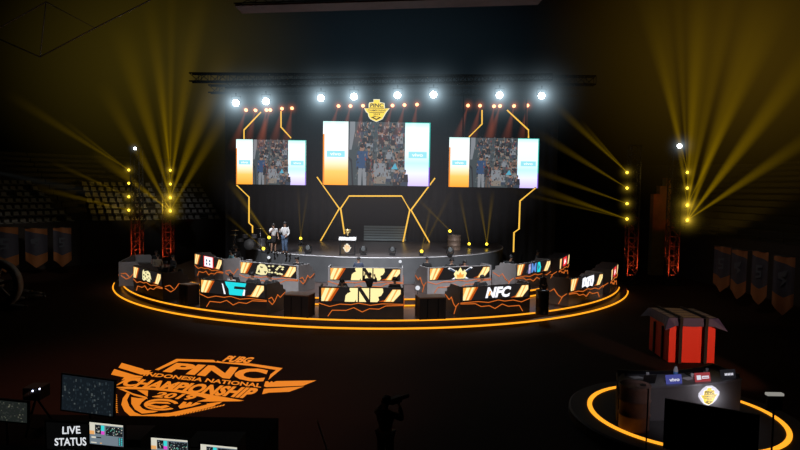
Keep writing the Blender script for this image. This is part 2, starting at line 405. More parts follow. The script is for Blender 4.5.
CYB = em('cyan_label', (.35, .85, .95), 1.0)
def led(name_label, px0, px1, ytop, ybot, D, pL, pR, mids):
    A = at_d(px0, (ytop + ybot) / 2, D); B = at_d(px1, (ytop + ybot) / 2, D)
    cxp = (px0 + px1) / 2; zt = at_d(cxp, ytop, D).z; zb = at_d(cxp, ybot, D).z
    t = thing('led_screen', name_label, 'screen', ((A.x + B.x) / 2, D, zb))
    W = B.x - A.x; Hh = zt - zb
    MB().box(-W / 2 - .03, .02, -.03, W / 2 + .03, .22, Hh + .03).build('cabinet', BLACK, t)
    wl = W * pL; wr = W * pR
    mb = MB(); mb.box(-W / 2, -.02, 0, -W / 2 + wl, .018, Hh); p = mb.build('side_panel', LG, t); 
    mb = MB(); fl = Flat(mb, (-W / 2, -.03, 0), (1, 0, 0), (0, 0, 1), .004)
    fl.rect(0, 0, .10 * W / 7, Hh * .8, 0); fl.rect(.15 * wl, Hh * .44, .87 * wl, Hh * .54, 2, 1); fl.trect('vivo', .28 * wl, Hh * .465, .72 * wl, Hh * .515, 3, 2)
    mb.build('panel_label', [EDW, EDC, CYB, WHT, EDP], p)
    mb = MB(); mb.box(W / 2 - wr, -.02, 0, W / 2, .018, Hh); p = mb.build('side_panel', RG, t); 
    mb = MB(); fl = Flat(mb, (W / 2 - wr, -.03, 0), (1, 0, 0), (0, 0, 1), .004)
    fl.rect(wr * .955, Hh * .3, wr, Hh, 1); fl.rect(wr * .955, 0, wr, Hh * .3, 4); fl.rect(0, Hh * .99, wr, Hh, 1)
    fl.rect(.15 * wr, Hh * .44, .87 * wr, Hh * .54, 2, 1); fl.trect('vivo', .28 * wr, Hh * .465, .72 * wr, Hh * .515, 3, 2)
    mb.build('panel_label', [EDW, EDC, CYB, WHT, EDP], p)
    mb = MB(); Wc = W - wl - wr; fl = Flat(mb, (-W / 2 + wl, .0, 0), (1, 0, 0), (0, 0, 1), .0012); crowd(fl, Wc, Hh); mb.build('display', PM, t)
    # hanging brackets
    for s in (-1, 1): MB().box(s * W * .35 - .04, .08, Hh + .03, s * W * .35 + .04, .16, 12.42 - zb).build('hanger', BLACK, t)
    return t
led('large centre LED screen showing seated crowd between white side panels', 323, 430, 122, 185.5, 40.9, .235, .235, None)
led('smaller LED screen with crowd picture above the drum and people', 236.3, 306, 139.8, 184.6, 42.3, .235, .255, None)
led('smaller LED screen with crowd picture beside the long bent neon', 449, 538.5, 138, 187.5, 39.6, .225, .235, None)

# ------------------------------------------------------------------ neon lines
def neon_done(mb, P, label):
    o = mb.build('neon_tube', NEON, recenter=True); m = MB(); q = P[0] - o.location; m.box(q.x - .05, q.y + .02, q.z - .05, q.x + .05, q.y + .12, q.z + .05)
    m.build('wall_mount', BLACK, o); return tag(o, label, 'neon light')
def neon(pts, D, label, r=.045, Ds=None):
    P = [at_d(x, y, D) for x, y in pts]
    mb = MB(); mb.tube(P, r, 6)
    return neon_done(mb, P, label)
neon([(261, 112), (244, 130), (244, 139)], 42.0, 'bent amber neon line joining the drum-side screen to its lamps, outer one')
neon([(281, 111), (281, 127), (291, 138)], 42.0, 'bent amber neon line above the drum-side screen, inner one')
neon([(236.6, 185), (249, 197), (249, 223), (252.5, 226), (252.5, 233)], 42.0, 'bent amber neon line running down from the drum-side screen')
neon([(482, 110), (482, 124), (469, 137)], 39.3, 'bent amber neon line above the long-neon screen, with straight top')
neon([(507, 110), (528.5, 130), (528.5, 138)], 39.3, 'bent amber neon line above the long-neon screen, slanting outward')
neon([(535.5, 188), (520, 201), (519, 229), (514, 232.5), (513.5, 252)], 39.3, 'long bent amber neon line down to the stage end')
def neon_leg(pts, label, D=42.6):
    P = [at_d(x, y, D) for x, y in pts]; P[-1].z = max(P[-1].z, Z3 + .06)
    return neon_done(MB().tube(P, .05, 6), P, label)
neon_leg([(317, 177), (339.3, 208.5), (320.5, 244.5)], 'K-shaped amber neon leg nearest the drum', 42.5)
neon_leg([(344.5, 234), (340.6, 208.5), (349, 196), (401.7, 196), (409.8, 210), (403, 247.5)], 'amber neon arch framing the stage doorway', 42.7)
neon_leg([(435, 178), (411, 210), (429.5, 247.5)], 'K-shaped amber neon leg beside the yellow stage beams', 42.5)

# ------------------------------------------------------------------ PINC emblem
EMBY = em('emblem_yellow', (1.0, .70, .06), 1.1); EMBK = em('emblem_dark', (.05, .035, .01), .5); EMBW = em('emblem_outline', (.9, .85, .6), 1.0)
def emblem(mb, org, ux, uy, nrm_lift=.02):
    """unit-size emblem (about 1 wide): indices 0 yellow, 1 dark, 2 outline"""
    fl = Flat(mb, org, ux, uy, nrm_lift)
    out = [(-.13, .90), (-.13, .78), (-.30, .76), (-.33, .70), (-.33, .50), (-.52, .50), (-.44, .34), (-.36, .28), (-.34, .16), (-.26, .04), (-.10, -.04), (0, -.08), (.10, -.04), (.26, .04), (.34, .18), (.40, .30), (.56, .52), (.36, .50), (.34, .74), (.14, .78), (.14, .90)]
    fl.poly(out, 2, 0); cx, cy = 0, .42
    fl.poly([(cx + (x - cx) * .92, cy + (y - cy) * .94) for x, y in out], 0, 1)
    fl.trect('PINC', -.27, .55, .30, .72, 1, 2, .03, .1)
    fl.rect(-.32, .50, .34, .53, 1, 2)
    fl.trect('CHAMPIONSHIP', -.36, .37, .40, .46, 1, 2, .02)
    fl.rect(-.30, .31, .32, .335, 1, 2)
    fl.trect('2019', -.13, .20, .15, .29, 1, 2, .02)
    fl.poly([(-.24, .12), (-.05, .17), (.22, .12), (.08, .04), (0, .0), (-.10, .05)], 1, 2); fl.poly([(-.12, .11), (0, .145), (.12, .11), (0, .06)], 0, 3)
a = at_d(376.3, 122, 40.6); b = at_d(376.3, 99.3, 40.6); w = (at_d(389, 110, 40.6) - at_d(364, 110, 40.6)).length
t = thing('emblem_sign', 'gold shield emblem sign with wings above the centre screen', 'sign', (a.x, 40.6, a.z))
mb = MB(); emblem(mb, (0, -.06, .08 * (b.z - a.z)), (w * .95, 0, 0), (0, 0, (b.z - a.z) * 1.02), .008); mb.build('emblem', [EMBY, EMBK, EMBW], t)
MB().prism([(-.3 * w, 0, .05), (.3 * w, 0, .05), (.38 * w, 0, .6), (-.34 * w, 0, .7)], (0, .12, 0)).build('backing', BLACK, t)
MB().box(-.04, .04, .69, .04, .10, 12.42 - a.z).build('hanger', BLACK, t)

# ------------------------------------------------------------------ trusses
def truss_mesh(A, B, w=.4, r=.035, seg=.6, mb=None, rb=.02):
    A = Vector(A); B = Vector(B); d = (B - A).normalized(); L = (B - A).length
    up = Vector((0, 0, 1)) if abs(d.z) < .9 else Vector((0, 1, 0)); x = d.cross(up).normalized() * w / 2; y = d.cross(x).normalized() * w / 2
    mb = mb or MB(); cs = [x + y, -x + y, -x - y, x - y]
    for c in cs: mb.tube([A + c, B + c], r, 5)
    n = max(1, round(L / seg))
    for i in range(n):
        p = A + d * (L * i / n); q = A + d * (L * (i + 1) / n)
        for k in range(4):
            c0, c1 = cs[k], cs[(k + 1) % 4]
            mb.tube([p + c0, q + c1] if i % 2 == 0 else [p + c1, q + c0], rb, 4)
            mb.tube([q + c0, q + c1], rb, 4)
    return mb
towers = [(137, 44.2, 148, 'lattice tower with amber beams nearest the pale seats'), (168, 45.6, 160, 'lattice tower with the widest beam fan nearest the back row of desks'),
          (633, 39.4, 146, 'lattice tower standing beyond the red desk screens'), (674, 39.4, 150, 'outer lattice tower beside the pennants, topped by a white lamp')]
TW = []
TOWB = mat('tower_base', (.02, .02, .02), .5, .5)
for px, D, ty, lb in towers:
    p = at_d(px, 200, D); zt = at_d(px, ty, D).z
    t = thing('truss_tower', 'tall ' + lb, 'tower', (p.x, D, 0)); TW.append((p.x, D, zt))
    MB().box(-.42, -.42, 0.001, .42, .42, .08).build('base_plate', TOWB, t)
    truss_mesh((0, 0, .08), (0, 0, zt), .62, .045, .62, None, .026).build('lattice', TRUSS, t)
    MB().box(-.38, -.38, zt, .38, .38, zt + .06).build('top_plate', TOWB, t)
    for k, (z, e_) in enumerate(((.5, 420), (1.7, 420))):
        ld = bpy.data.lights.new('tower_uplight', 'SPOT'); ld.energy = e_; ld.spot_size = math.radians(38); ld.spot_blend = .7; ld.color = (1, .08, .02); ld.shadow_soft_size = .05
        lo = bpy.data.objects.new('tower_uplight', ld); C.objects.link(lo); lo.location = (p.x + (.3 if k else -.3), D - 1.1, .12 + k * .01); lo.rotation_euler = (Vector((p.x, D, 1.3 + k * 1.1)) - lo.location).to_track_quat('-Z', 'Y').to_euler()

def roof_truss(A, B, label, w=.7):
    A = Vector(A); B = Vector(B)
    t = thing('roof_truss', label, 'truss', (A + B) / 2); truss_mesh(A, B, w, .05, w * 1.2).build('lattice', MATTE, t, True); return t
roof_truss((-13.3, 38.2, 12.85), (11.8, 37.2, 12.85), 'long stage truss above the screens carrying the white lamps', .5)
roof_truss((-13.2, 41.6, 12.7), (11.8, 40.6, 12.7), 'long stage truss above the screens carrying the small amber lamps', .5)
a = at_d(235, 6, 28.8); b = at_d(480, -4, 28.8)
CATM = mat('rusty_catwalk', (.14, .05, .04), .7, 0, .4, 1.5)
t = thing('catwalk', 'rust-brown roof catwalk high above the centre screen', 'catwalk', ((a + b) / 2))
d_ = Vector((0, 1, 0))
MB().prism([a, b + Vector((3, 0, 0)), b + Vector((3, 1.2, 0)), a + d_ * 1.2], (0, 0, .08)).build('walkway', CATM, t, True)
truss_mesh(a + Vector((0, 0, .3)), b + Vector((3, 0, .3)), .5, .03, .9).build('rail', BLACK, t, True)
# faint roof truss of the top corner with a lamp
pts = [at_d(-10, 35, 26), at_d(40, 57, 26), at_d(95, 28, 26), at_d(46, 2, 26), at_d(-10, 33, 26)]
t = thing('roof_truss', 'faint triangulated roof truss in the dark corner over the grandstand', 'truss', at_d(40, 57, 26))
mb = MB(); mb.tube(pts, .03, 5); mb.tube([at_d(40, 57, 26), at_d(46, 2, 26)], .025, 5); mb.tube([at_d(40, 57, 26), at_d(95, 28, 26), at_d(190, -20, 26)], .03, 5)
mb.build('lattice', mat('roof_steel', (.30, .27, .22), .6), t, True)

# ------------------------------------------------------------------ lamps
WLAMP = em('white_lamp_lens', (.93, .98, 1.0), 14.0); ALAMP = em('amber_lamp_lens', (1.0, .36, .16), 3.2); YLENS = em('yellow_lens', (1.0, .66, .04), 3.5)
DLENS = em('dim_lens', (.55, .6, .65), .22)
def par_proto(name, label, lens, s):
    t = thing(name, label, 'lamp')
    b = MB(); b.lathe([(.10 * s, .28 * s), (.16 * s, .22 * s), (.18 * s, 0), (.15 * s, 0.0)], 12, ax='y'); b.build('housing', BLACK, t)
    MB().lathe([(.001, -.015 * s), (.15 * s, -.01 * s), (.15 * s, .01)], 12, ax='y').build('lens', lens, t)
    m = MB(); m.tube([(-.2 * s, .1 * s, 0), (-.2 * s, .1 * s, .28 * s), (.2 * s, .1 * s, .28 * s), (.2 * s, .1 * s, 0)], .015 * s, 5); m.tube([(0, .1 * s, .28 * s), (0, .1 * s, .42 * s)], .03 * s, 6)
    m.build('yoke', BLACK, t); return t
white = [(236, 103), (266, 101.3), (321, 98), (354, 96.6), (397.5, 95.3), (433.5, 94.6), (499.5, 95.2), (541.5, 95.8)]
wp = None
for i, (x, y) in enumerate(white):
    D = 36.0; p = at_d(x, y, D); lb = f'{ORD[i]} of the eight bright white lamps above the stage, counted from the drum side'
    if wp is None: wp = par_proto('hanging_stage_lamp', lb, WLAMP, 1.35); wp['group'] = 'bright white lamps above the stage'; o = wp; o.location = p
    else: o = dup(wp, p, 0, lb)
    o.rotation_euler = (math.radians(18), 0, 0)
    glow(p + Vector((0, -.15, 0)), 3.4, .15, (.62, .84, .97), f'pale blue glow in the haze round the {ORD[i]} white lamp', 1.0, .06, fade=3)
    ld = bpy.data.lights.new('stage_spot', 'SPOT'); ld.energy = 2400; ld.color = (.86, .93, 1.0); ld.spot_size = math.radians(46); ld.spot_blend = .8; ld.shadow_soft_size = .15
    lo = bpy.data.objects.new('stage_spot', ld); C.objects.link(lo); lo.location = p + Vector((0, -.3, -.1))
    tgt = Vector((p.x * .75 - .3, 31.0 + (i % 3) * .8, 1.2)); lo.rotation_euler = (tgt - lo.location).to_track_quat('-Z', 'Y').to_euler()
# hidden-in-plain-sight bar carrying white lamps
A = at_d(225, 99, 36.1); B = at_d(552, 91.5, 36.1)
roof_truss((A.x, 36.25, A.z + .85), (B.x, 36.25, B.z + .85), 'slim lamp truss from which the eight white lamps hang', .35)
amb = [(246, 110), (255.5, 110.3), (266.5, 110), (270.3, 110), (282, 108.6), (292, 108.2), (338.5, 106), (350.5, 106), (363, 105.8), (392.5, 105.5), (404.5, 105), (417, 104.5), (468, 105.5), (480, 105.7), (494, 106.2), (500, 106), (514, 106), (527.5, 105.5)]
ap = None; gn = ['drum-side screen', 'centre screen', 'long-neon screen']
for i, (x, y) in enumerate(amb):
    D = 40.4; p = at_d(x, y, D); g = i // 6
    lb = f'{ORD[i % 6]} of the six small amber lamps over the {gn[g]}, counted from the drum side'
    if ap is None: ap = par_proto('hanging_stage_lamp', lb, ALAMP, .8); o = ap; o.location = p
    else: o = dup(ap, p, 0, lb)
    o['group'] = 'small amber lamps over the ' + gn[g]; o.rotation_euler = (math.radians(28), 0, 0)
    glow(p + Vector((0, -.12, 0)), .7, .045, (1.0, .22, .06), f'orange glow round the {ORD[i % 6]} amber lamp over the {gn[g]}', 1.0, .02, fade=2.5)
    q = at_d(x - 13 + (i % 3) * 3, y + 42, 39.6)
    beam(p + Vector((0, -.05, 0)), q, 11, .75, (1.0, .20, .08), f'faint red beam falling from the {ORD[i % 6]} amber lamp over the {gn[g]}', 1.0, .9, z0=.25)
# moving heads
def head_proto(label, lens, s=1.0):
    t = thing('moving_head_light', label, 'stage light')
    MB().box(-.16 * s, -.13 * s, 0, .16 * s, .13 * s, .10 * s).build('base', BLACK, t)
    m = MB(); m.box(-.20 * s, -.05 * s, .10 * s, -.16 * s, .05 * s, .40 * s); m.box(.16 * s, -.05 * s, .10 * s, .20 * s, .05 * s, .40 * s); m.box(-.16 * s, -.05 * s, .10 * s, .16 * s, .05 * s, .13 * s); m.build('yoke', BLACK, t)
    h = MB().lathe([(.09 * s, .16 * s), (.14 * s, .10 * s), (.15 * s, -.14 * s), (.13 * s, -.17 * s)], 14, (0, 0, .34 * s), ax='y').build('head', BLACK, t)
    MB().lathe([(.001, -.185 * s), (.12 * s, -.175 * s), (.12 * s, -.165 * s)], 14, (0, 0, .34 * s), ax='y').build('lens', lens, h)
    return t
TWL = [  # tower index, px, y list, tower phrase
    (0, 129.6, (170, 183.2, 196.6, 210), 'tower nearest the pale seats'), (1, 171, (170.3, 184, 197.5, 210.8), 'tower with the widest beam fan'),
    (2, 626.3, (172.5, 188, 203.5, 218.8), 'tower beyond the red screens'), (3, 686.3, (172.4, 188, 205, 220), 'outer tower beside the pennants')]
hp = None; SRC = {}
for ti, px, ys, ph in TWL:
    for j, y in enumerate(ys):
        D = towers[ti][1] - .5; p = at_d(px, y, D); sgn = -1 if p.x < TW[ti][0] else 1
        lb = f'yellow moving head light, {["top", "second", "third", "bottom"][j]} of four, {ph}'
        if hp is None: hp = head_proto(lb, YLENS, .75); o = hp; MB().box(-.04, .10, .02, .04, .19, .07).build('mount_clamp', BLACK, hp)
        else: o = dup(hp, (0, 0, 0), 0, lb)
        o['group'] = 'moving head lights on the ' + ph
        o.location = p + Vector((0, 0, -.26)); SRC[(ti, j)] = p + Vector((0, -.15, 0))
        # side bracket on the tower
    t = thing('lamp_bracket', f'vertical lamp pipe clamped to the {ph}', 'bracket', (p.x, D, 0))
    zt = at_d(px, ys[0], D).z; zb = at_d(px, ys[-1], D).z
    mb = MB().tube([(0, .16, zb - .6), (0, .16, zt + .5)], .03, 6)
    for z in (zb - .45, zt + .4): mb.tube([(0, .16, z), (TW[ti][0] - p.x + (.28 if sgn > 0 else -.28), .16, z)], .025, 5)
    mb.build('pipe', BLACK, t)
# white lamps on the two outer towers
for px, py, ti, lb in ((135, 148.5, 0, 'small white lamp on top of the tower nearest the pale seats'), (679.5, 146, 3, 'bright white lamp on top of the outer tower beside the pennants')):
    D = towers[ti][1] - .62; p = at_d(px, py, D); o = dup(wp, p, 0, lb); o.scale = (.75,) * 3 if ti == 3 else (.5,) * 3; o['group'] = 'white tower-top lamps'
    glow(p + Vector((0, -.15, 0)), 1.4 if ti == 3 else .7, .03 if ti == 3 else .012, (.7, .9, 1.0), 'white glow in the haze round the lamp on ' + ('the outer tower' if ti == 3 else 'the tower by the seats'), 1.0, .02, fade=3)
BE = [  # tower, lamp, end px, end py, D offset, half angle, intensity
    (0, 0, 5, 92, -4, 3.2, .30), (0, 0, 60, 118, 0, 2.2, .30), (0, 1, 104, 176, 0, 2.5, .05), (0, 2, 48, 160, -2, 2.4, .36), (0, 3, 30, 186, -3, 2.8, .36), (0, 3, 70, 198, 0, 1.6, .25),
    (1, 0, 148, -10, -3, 3.2, .42), (1, 0, 172, -30, -2, 2.0, .42), (1, 1, 205, -20, -3, 3.4, .42), (1, 1, 158, 30, 0, 2.2, .45), (1, 2, 118, 20, -3, 5.0, .42), (1, 2, 232, 40, -3, 5.5, .42), (1, 2, 190, 10, 0, 3, .40),
    (1, 3, 92, 150, -2, 5.0, .55), (1, 3, 100, 80, -3, 4.5, .45), (1, 3, 245, 80, -1, 4.5, .36), (1, 3, 165, 60, 0, 5.5, .4),
    (2, 0, 548, 98, -2, 3.0, .55), (2, 0, 580, 120, 1, 2.2, .5), (2, 1, 530, 128, -2, 3.0, .42), (2, 2, 520, 165, -2, 2.6, .42), (2, 3, 525, 184, -2, 3.0, .5), (2, 3, 500, 188, 1, 1.8, .4),
    (3, 0, 640, -20, -3, 3.2, .42), (3, 0, 676, -30, -2, 2.4, .42), (3, 1, 700, -30, -3, 3.5, .45), (3, 2, 655, -30, -3, 3.2, .5), (3, 2, 735, -30, -3, 3.0, .55), (3, 2, 790, -10, -4, 3.5, .5),
    (3, 3, 705, -20, -3, 4.5, .5), (3, 3, 770, -20, -4, 4.5, .6), (3, 3, 830, 30, -5, 4.5, .75), (3, 3, 835, 120, -5, 4.0, .65)]
BI = {}
for ti, j, ex, ey, dd, ha, I in BE:
    k = BI[(ti, j)] = BI.get((ti, j), -1) + 1
    beam(SRC[(ti, j)], at_d(ex, ey, towers[ti][1] + dd), ha * 1.15, I * 3.2, BY, f'{ORD[k]} amber beam from the {["top", "second", "third", "bottom"][j]} light of the {TWL[ti][3]}', 1.35, 1.1, z0=.22)
    if k == 0 and I > .1: glow(SRC[(ti, j)], 1.6 if ti in (1, 3) and j > 1 else .9, .07 if ti in (1, 3) and j > 1 else .03, (1, .65, .05), f'amber flare round the {["top", "second", "third", "bottom"][j]} light of the {TWL[ti][3]}', 1.0, .01, fade=3)
# pale beam over the seats
beam(at_d(-60, 160, 40), at_d(190, 214, 47), 3.0, .05, (.5, .6, .62), 'pale grey beam crossing the seats in the grandstand', .6, 1.2)

# stage floor lights
fl_y = [(269.5, 236.6, 35.5, 'behind the woman on stage', [(228, 180, 4.0, .5), (240, 205, 2.2, .4)], Z3), (264, 246.3, 34.4, 'beside the drum kit', [(225, 214, 2.6, .34)], Z3),
        (301, 237.6, 39.5, 'alone at the back of the stage', [(298, 186, 2.6, .13), (308, 190, 2.6, .13)], Z3), (421.5, 251.5, 34.2, 'at the front under the double amber beam', [(431, 205, 3.0, .5), (452, 190, 2.8, .3)], Z3),
        (449.5, 241.8, 37.6, 'on top of the barrel on stage', [(415, 196, 3.2, .34)], Z3), (469, 242.6, 39.5, 'behind the barrel on stage', [(459, 190, 3.0, .18)], Z3), (486.5, 243, 39.5, 'furthest behind the barrel on stage', [(478, 190, 3.4, .2), (493, 190, 3.4, .2)], Z3)]
h2 = None
for i, (x, y, D, ph, bs, zb) in enumerate(fl_y):
    p = at_d(x, y, D); lb = f'small yellow moving head light standing {ph}'
    if h2 is None: h2 = head_proto(lb, YLENS, .75); h2['group'] = 'yellow moving head lights on the stage'; o = h2
    else: o = dup(h2, (0, 0, 0), 0, lb)
    base = Z3 + .025
    if i == 4: base = Z3 + .025 + .95
    o.location = (p.x, D, base)
    lz = base + .34 * .85
    sp_ = Vector((p.x, D - .16, max(lz, lz)))
    if p.z - lz > .12 and i != 4:   # raise on a small flight case stand
        s_ = thing('lamp_stand', f'short black stand under the yellow light {ph}', 'stand', (p.x, D, Z3 + .022))
        hgt = p.z - .34 * .85 - Z3 - .03
        MB().box(-.2, -.2, 0, .2, .2, .03).build('base', BLACK, s_); MB().tube([(0, 0, .03), (0, 0, hgt - .03)], .05, 8).build('pole', BLACK, s_); MB().box(-.17, -.14, hgt - .03, .17, .14, hgt).build('top_plate', BLACK, s_)
        o.location.z = Z3 + .024 + hgt + .001; sp_.z = o.location.z + .29
    for k, (ex, ey, ha, I) in enumerate(bs):
        beam(sp_, at_d(ex, ey, D + 1.0), ha * 1.1, I * (3.4 if I > .25 else 8.0), BY, f'{ORD[k]} amber beam from the stage light {ph}', 1.25, 1.0, z0=.22)
    if i != 4: pass
h3 = None
for x, ph in ((307.5, 'between the white-shirted man and the lectern'), (363, 'just beside the lectern'), (392.3, 'in front of the slatted doorway'), (450.5, 'in front of the barrel')):
    D = 33.75 + abs(x - 375) * .004; p = at_d(x, 252, D); lb = f'black moving head light on the stage edge {ph}'
    if h3 is None: h3 = head_proto(lb, DLENS, 1.05); h3['group'] = 'black moving head lights on the stage edge'; o = h3
    else: o = dup(h3, (0, 0, 0), 0, lb)
    o.location = (p.x, D + .3, Z3 + .025)

# ------------------------------------------------------------------ team desks
DESKM = [SCR, YEL, YEL2, YEL3, WHT, em('cyan_glow', (.02, .75, .82), 1.0), em('red_glow', (.85, .03, .03), 1.1), em('cream_glow', (.95, .85, .45), 1.0), em('blue_glow', (.12, .30, .75), 1.0), em('violet_glow', (.45, .38, .7), .9), em('navy_glow', (.05, .09, .16), .9), em('black_ink', (.01, .01, .01), .2)]
K = dict(bk=0, y=1, o=2, d=3, w=4, c=5, r=6, cr=7, b=8, v=9, n=10, k=11)
def logo_block(f):   # cream block letters around a barred square
    f.poly([(2.15, 1), (2.75, 1), (2.75, 0), (2.62, 0), (2.62, .18), (2.52, 0), (1.78, 0), (1.84, .45), (1.98, .6), (2.22, .72), (2.14, .86)], K['y'], 3)
    f.poly([(2.86, 0), (2.86, .78), (3.40, 0)], K['y'], 3); f.poly([(3.02, 1), (3.60, 1), (3.60, .18)], K['y'], 3)
    f.poly([(3.70, 0), (3.70, 1), (4.62, 1), (4.66, .72), (4.50, .46), (4.28, .38), (4.36, .15), (4.22, 0)], K['y'], 3)
def logo_nfc(f):
    f.trect('NFC', 2.0, .10, 4.35, .92, K['w'], 3, .05, .25); f.poly([(2.22, .28), (2.42, .28), (2.52, .62), (2.36, .62)], K['o'], 4)
def logo_e(f):
    f.poly([(2.35, 1), (4.35, .98), (4.25, .70), (3.25, .70), (3.20, .50), (4.18, .50), (3.95, .03), (2.75, .03), (2.70, .45), (2.42, .78)], K['c'], 3)
    f.poly([(2.05, .85), (2.16, .80), (2.42, .05), (2.25, .05)], K['w'], 3); f.poly([(4.2, .05), (4.0, .05), (4.12, .52), (4.26, .50)], K['w'], 3)
def logo_panther(f):
    f.poly([(2.05, .10), (2.1, .75), (2.35, .98), (2.5, .80), (3.3, .95), (3.75, .80), (4.05, .25), (3.8, .35), (3.75, .05), (3.2, .02), (2.9, .15), (2.4, .0)], K['cr'], 3)
    for a in ((2.4, .5, .14, .09), (2.85, .72, .16, .05), (3.3, .62, .18, .07), (2.75, .42, .1, .1), (3.1, .22, .14, .06), (3.5, .35, .1, .08), (2.35, .22, .08, .06)): f.ell(*a, K['k'], 4, 7)
def logo_lion(f):
    f.poly([(1.7, .1), (1.9, .75), (2.2, .98), (2.7, .92), (2.95, .70), (3.05, .35), (2.85, .05), (2.3, .0)], K['cr'], 3)
    f.poly([(2.2, .75), (2.5, .7), (2.45, .6), (2.2, .66)], K['k'], 4); f.poly([(2.6, .35), (2.9, .35), (2.75, .15)], K['k'], 4); f.poly([(1.9, .2), (2.1, .5), (2.2, .2)], K['k'], 4)
    R = random.Random(5)
    for i in range(16):
        x = 3.15 + R.random() * 1.5; y = .12 + R.random() * .78; f.poly([(x - .16, y), (x, y + .10), (x + .17, y + .02), (x + .02, y - .08)], K['cr'], 3 + .2 * (i % 4))
def logo_cross(f):
    for s in (-1, 1):
        f.poly([(3 + s * 1.05, 1), (3 + s * 1.25, .90), (3 - s * .55, 0), (3 - s * .85, 0)], K['w'], 3); f.poly([(3 + s * .98, .92), (3 + s * 1.12, .84), (3 - s * .4, .05), (3 - s * .6, .05)], K['n'], 4)
    f.poly([(2.55, .02), (2.35, .45), (2.6, .75), (2.75, .6), (3.0, .98), (3.25, .6), (3.4, .78), (3.65, .45), (3.45, .02)], K['y'], 5); f.poly([(2.7, .1), (2.62, .4), (2.85, .35), (3, .6), (3.15, .35), (3.38, .4), (3.3, .1)], K['o'], 6)
def logo_robot(f):
    f.poly([(1.9, .05), (2.0, .85), (2.35, .95), (2.3, .05)], K['v'], 3); f.poly([(2.45, .1), (2.5, .95), (2.75, .9), (2.9, .5), (3.1, .9), (3.35, .95), (3.3, .1), (3.1, .1), (2.9, .35), (2.7, .1)], K['b'], 3)
    f.poly([(3.5, .05), (3.6, .95), (4.0, .98), (4.2, .5), (4.05, .05)], K['c'], 3); f.poly([(3.65, .2), (3.75, .8), (3.95, .5)], K['n'], 4); f.poly([(2.1, .3), (2.15, .7), (2.25, .5)], K['w'], 4); f.poly([(1.6, .1), (1.75, .5), (1.85, .2)], K['n'], 3)
def logo_shards(f):
    f.poly([(2.0, .1), (2.1, .85), (2.6, .95), (2.7, .85), (3.3, .95), (4.2, 1), (4.25, .55), (4.0, .05), (3.4, .15), (3.0, .02), (2.6, .2)], K['w'], 3)
    for a in ((2.45, .3, 2.55, .62), (2.9, .5, 3.0, .8), (3.3, .2, 3.42, .55), (3.75, .35, 3.85, .7)): f.rect(*a, K['n'], 4)
def logo_square(f):
    f.rect(2.05, .0, 4.25, 1, K['r'], 3); f.rect(2.25, .04, 4.05, .96, K['w'], 4)
    for x in (2.75, 3.45):
        for y in (.3, .6): f.rect(x - .14, y - .1, x + .14, y + .1, K['n'], 5)
def logo_red(f):
    f.poly([(1.8, .1), (2.1, .95), (4.2, .95), (4.4, .2), (3.4, .05)], K['r'], 3); f.poly([(2.5, .25), (2.7, .8), (3.1, .5), (3.5, .8), (3.7, .25), (3.3, .4), (3.0, .25)], K['w'], 4)
DW, DHT = 3.72, 1.38
def crack(pts, name, parent, r=.017): return MB().tube(pts, r, 5).build(name, CRACK, parent)
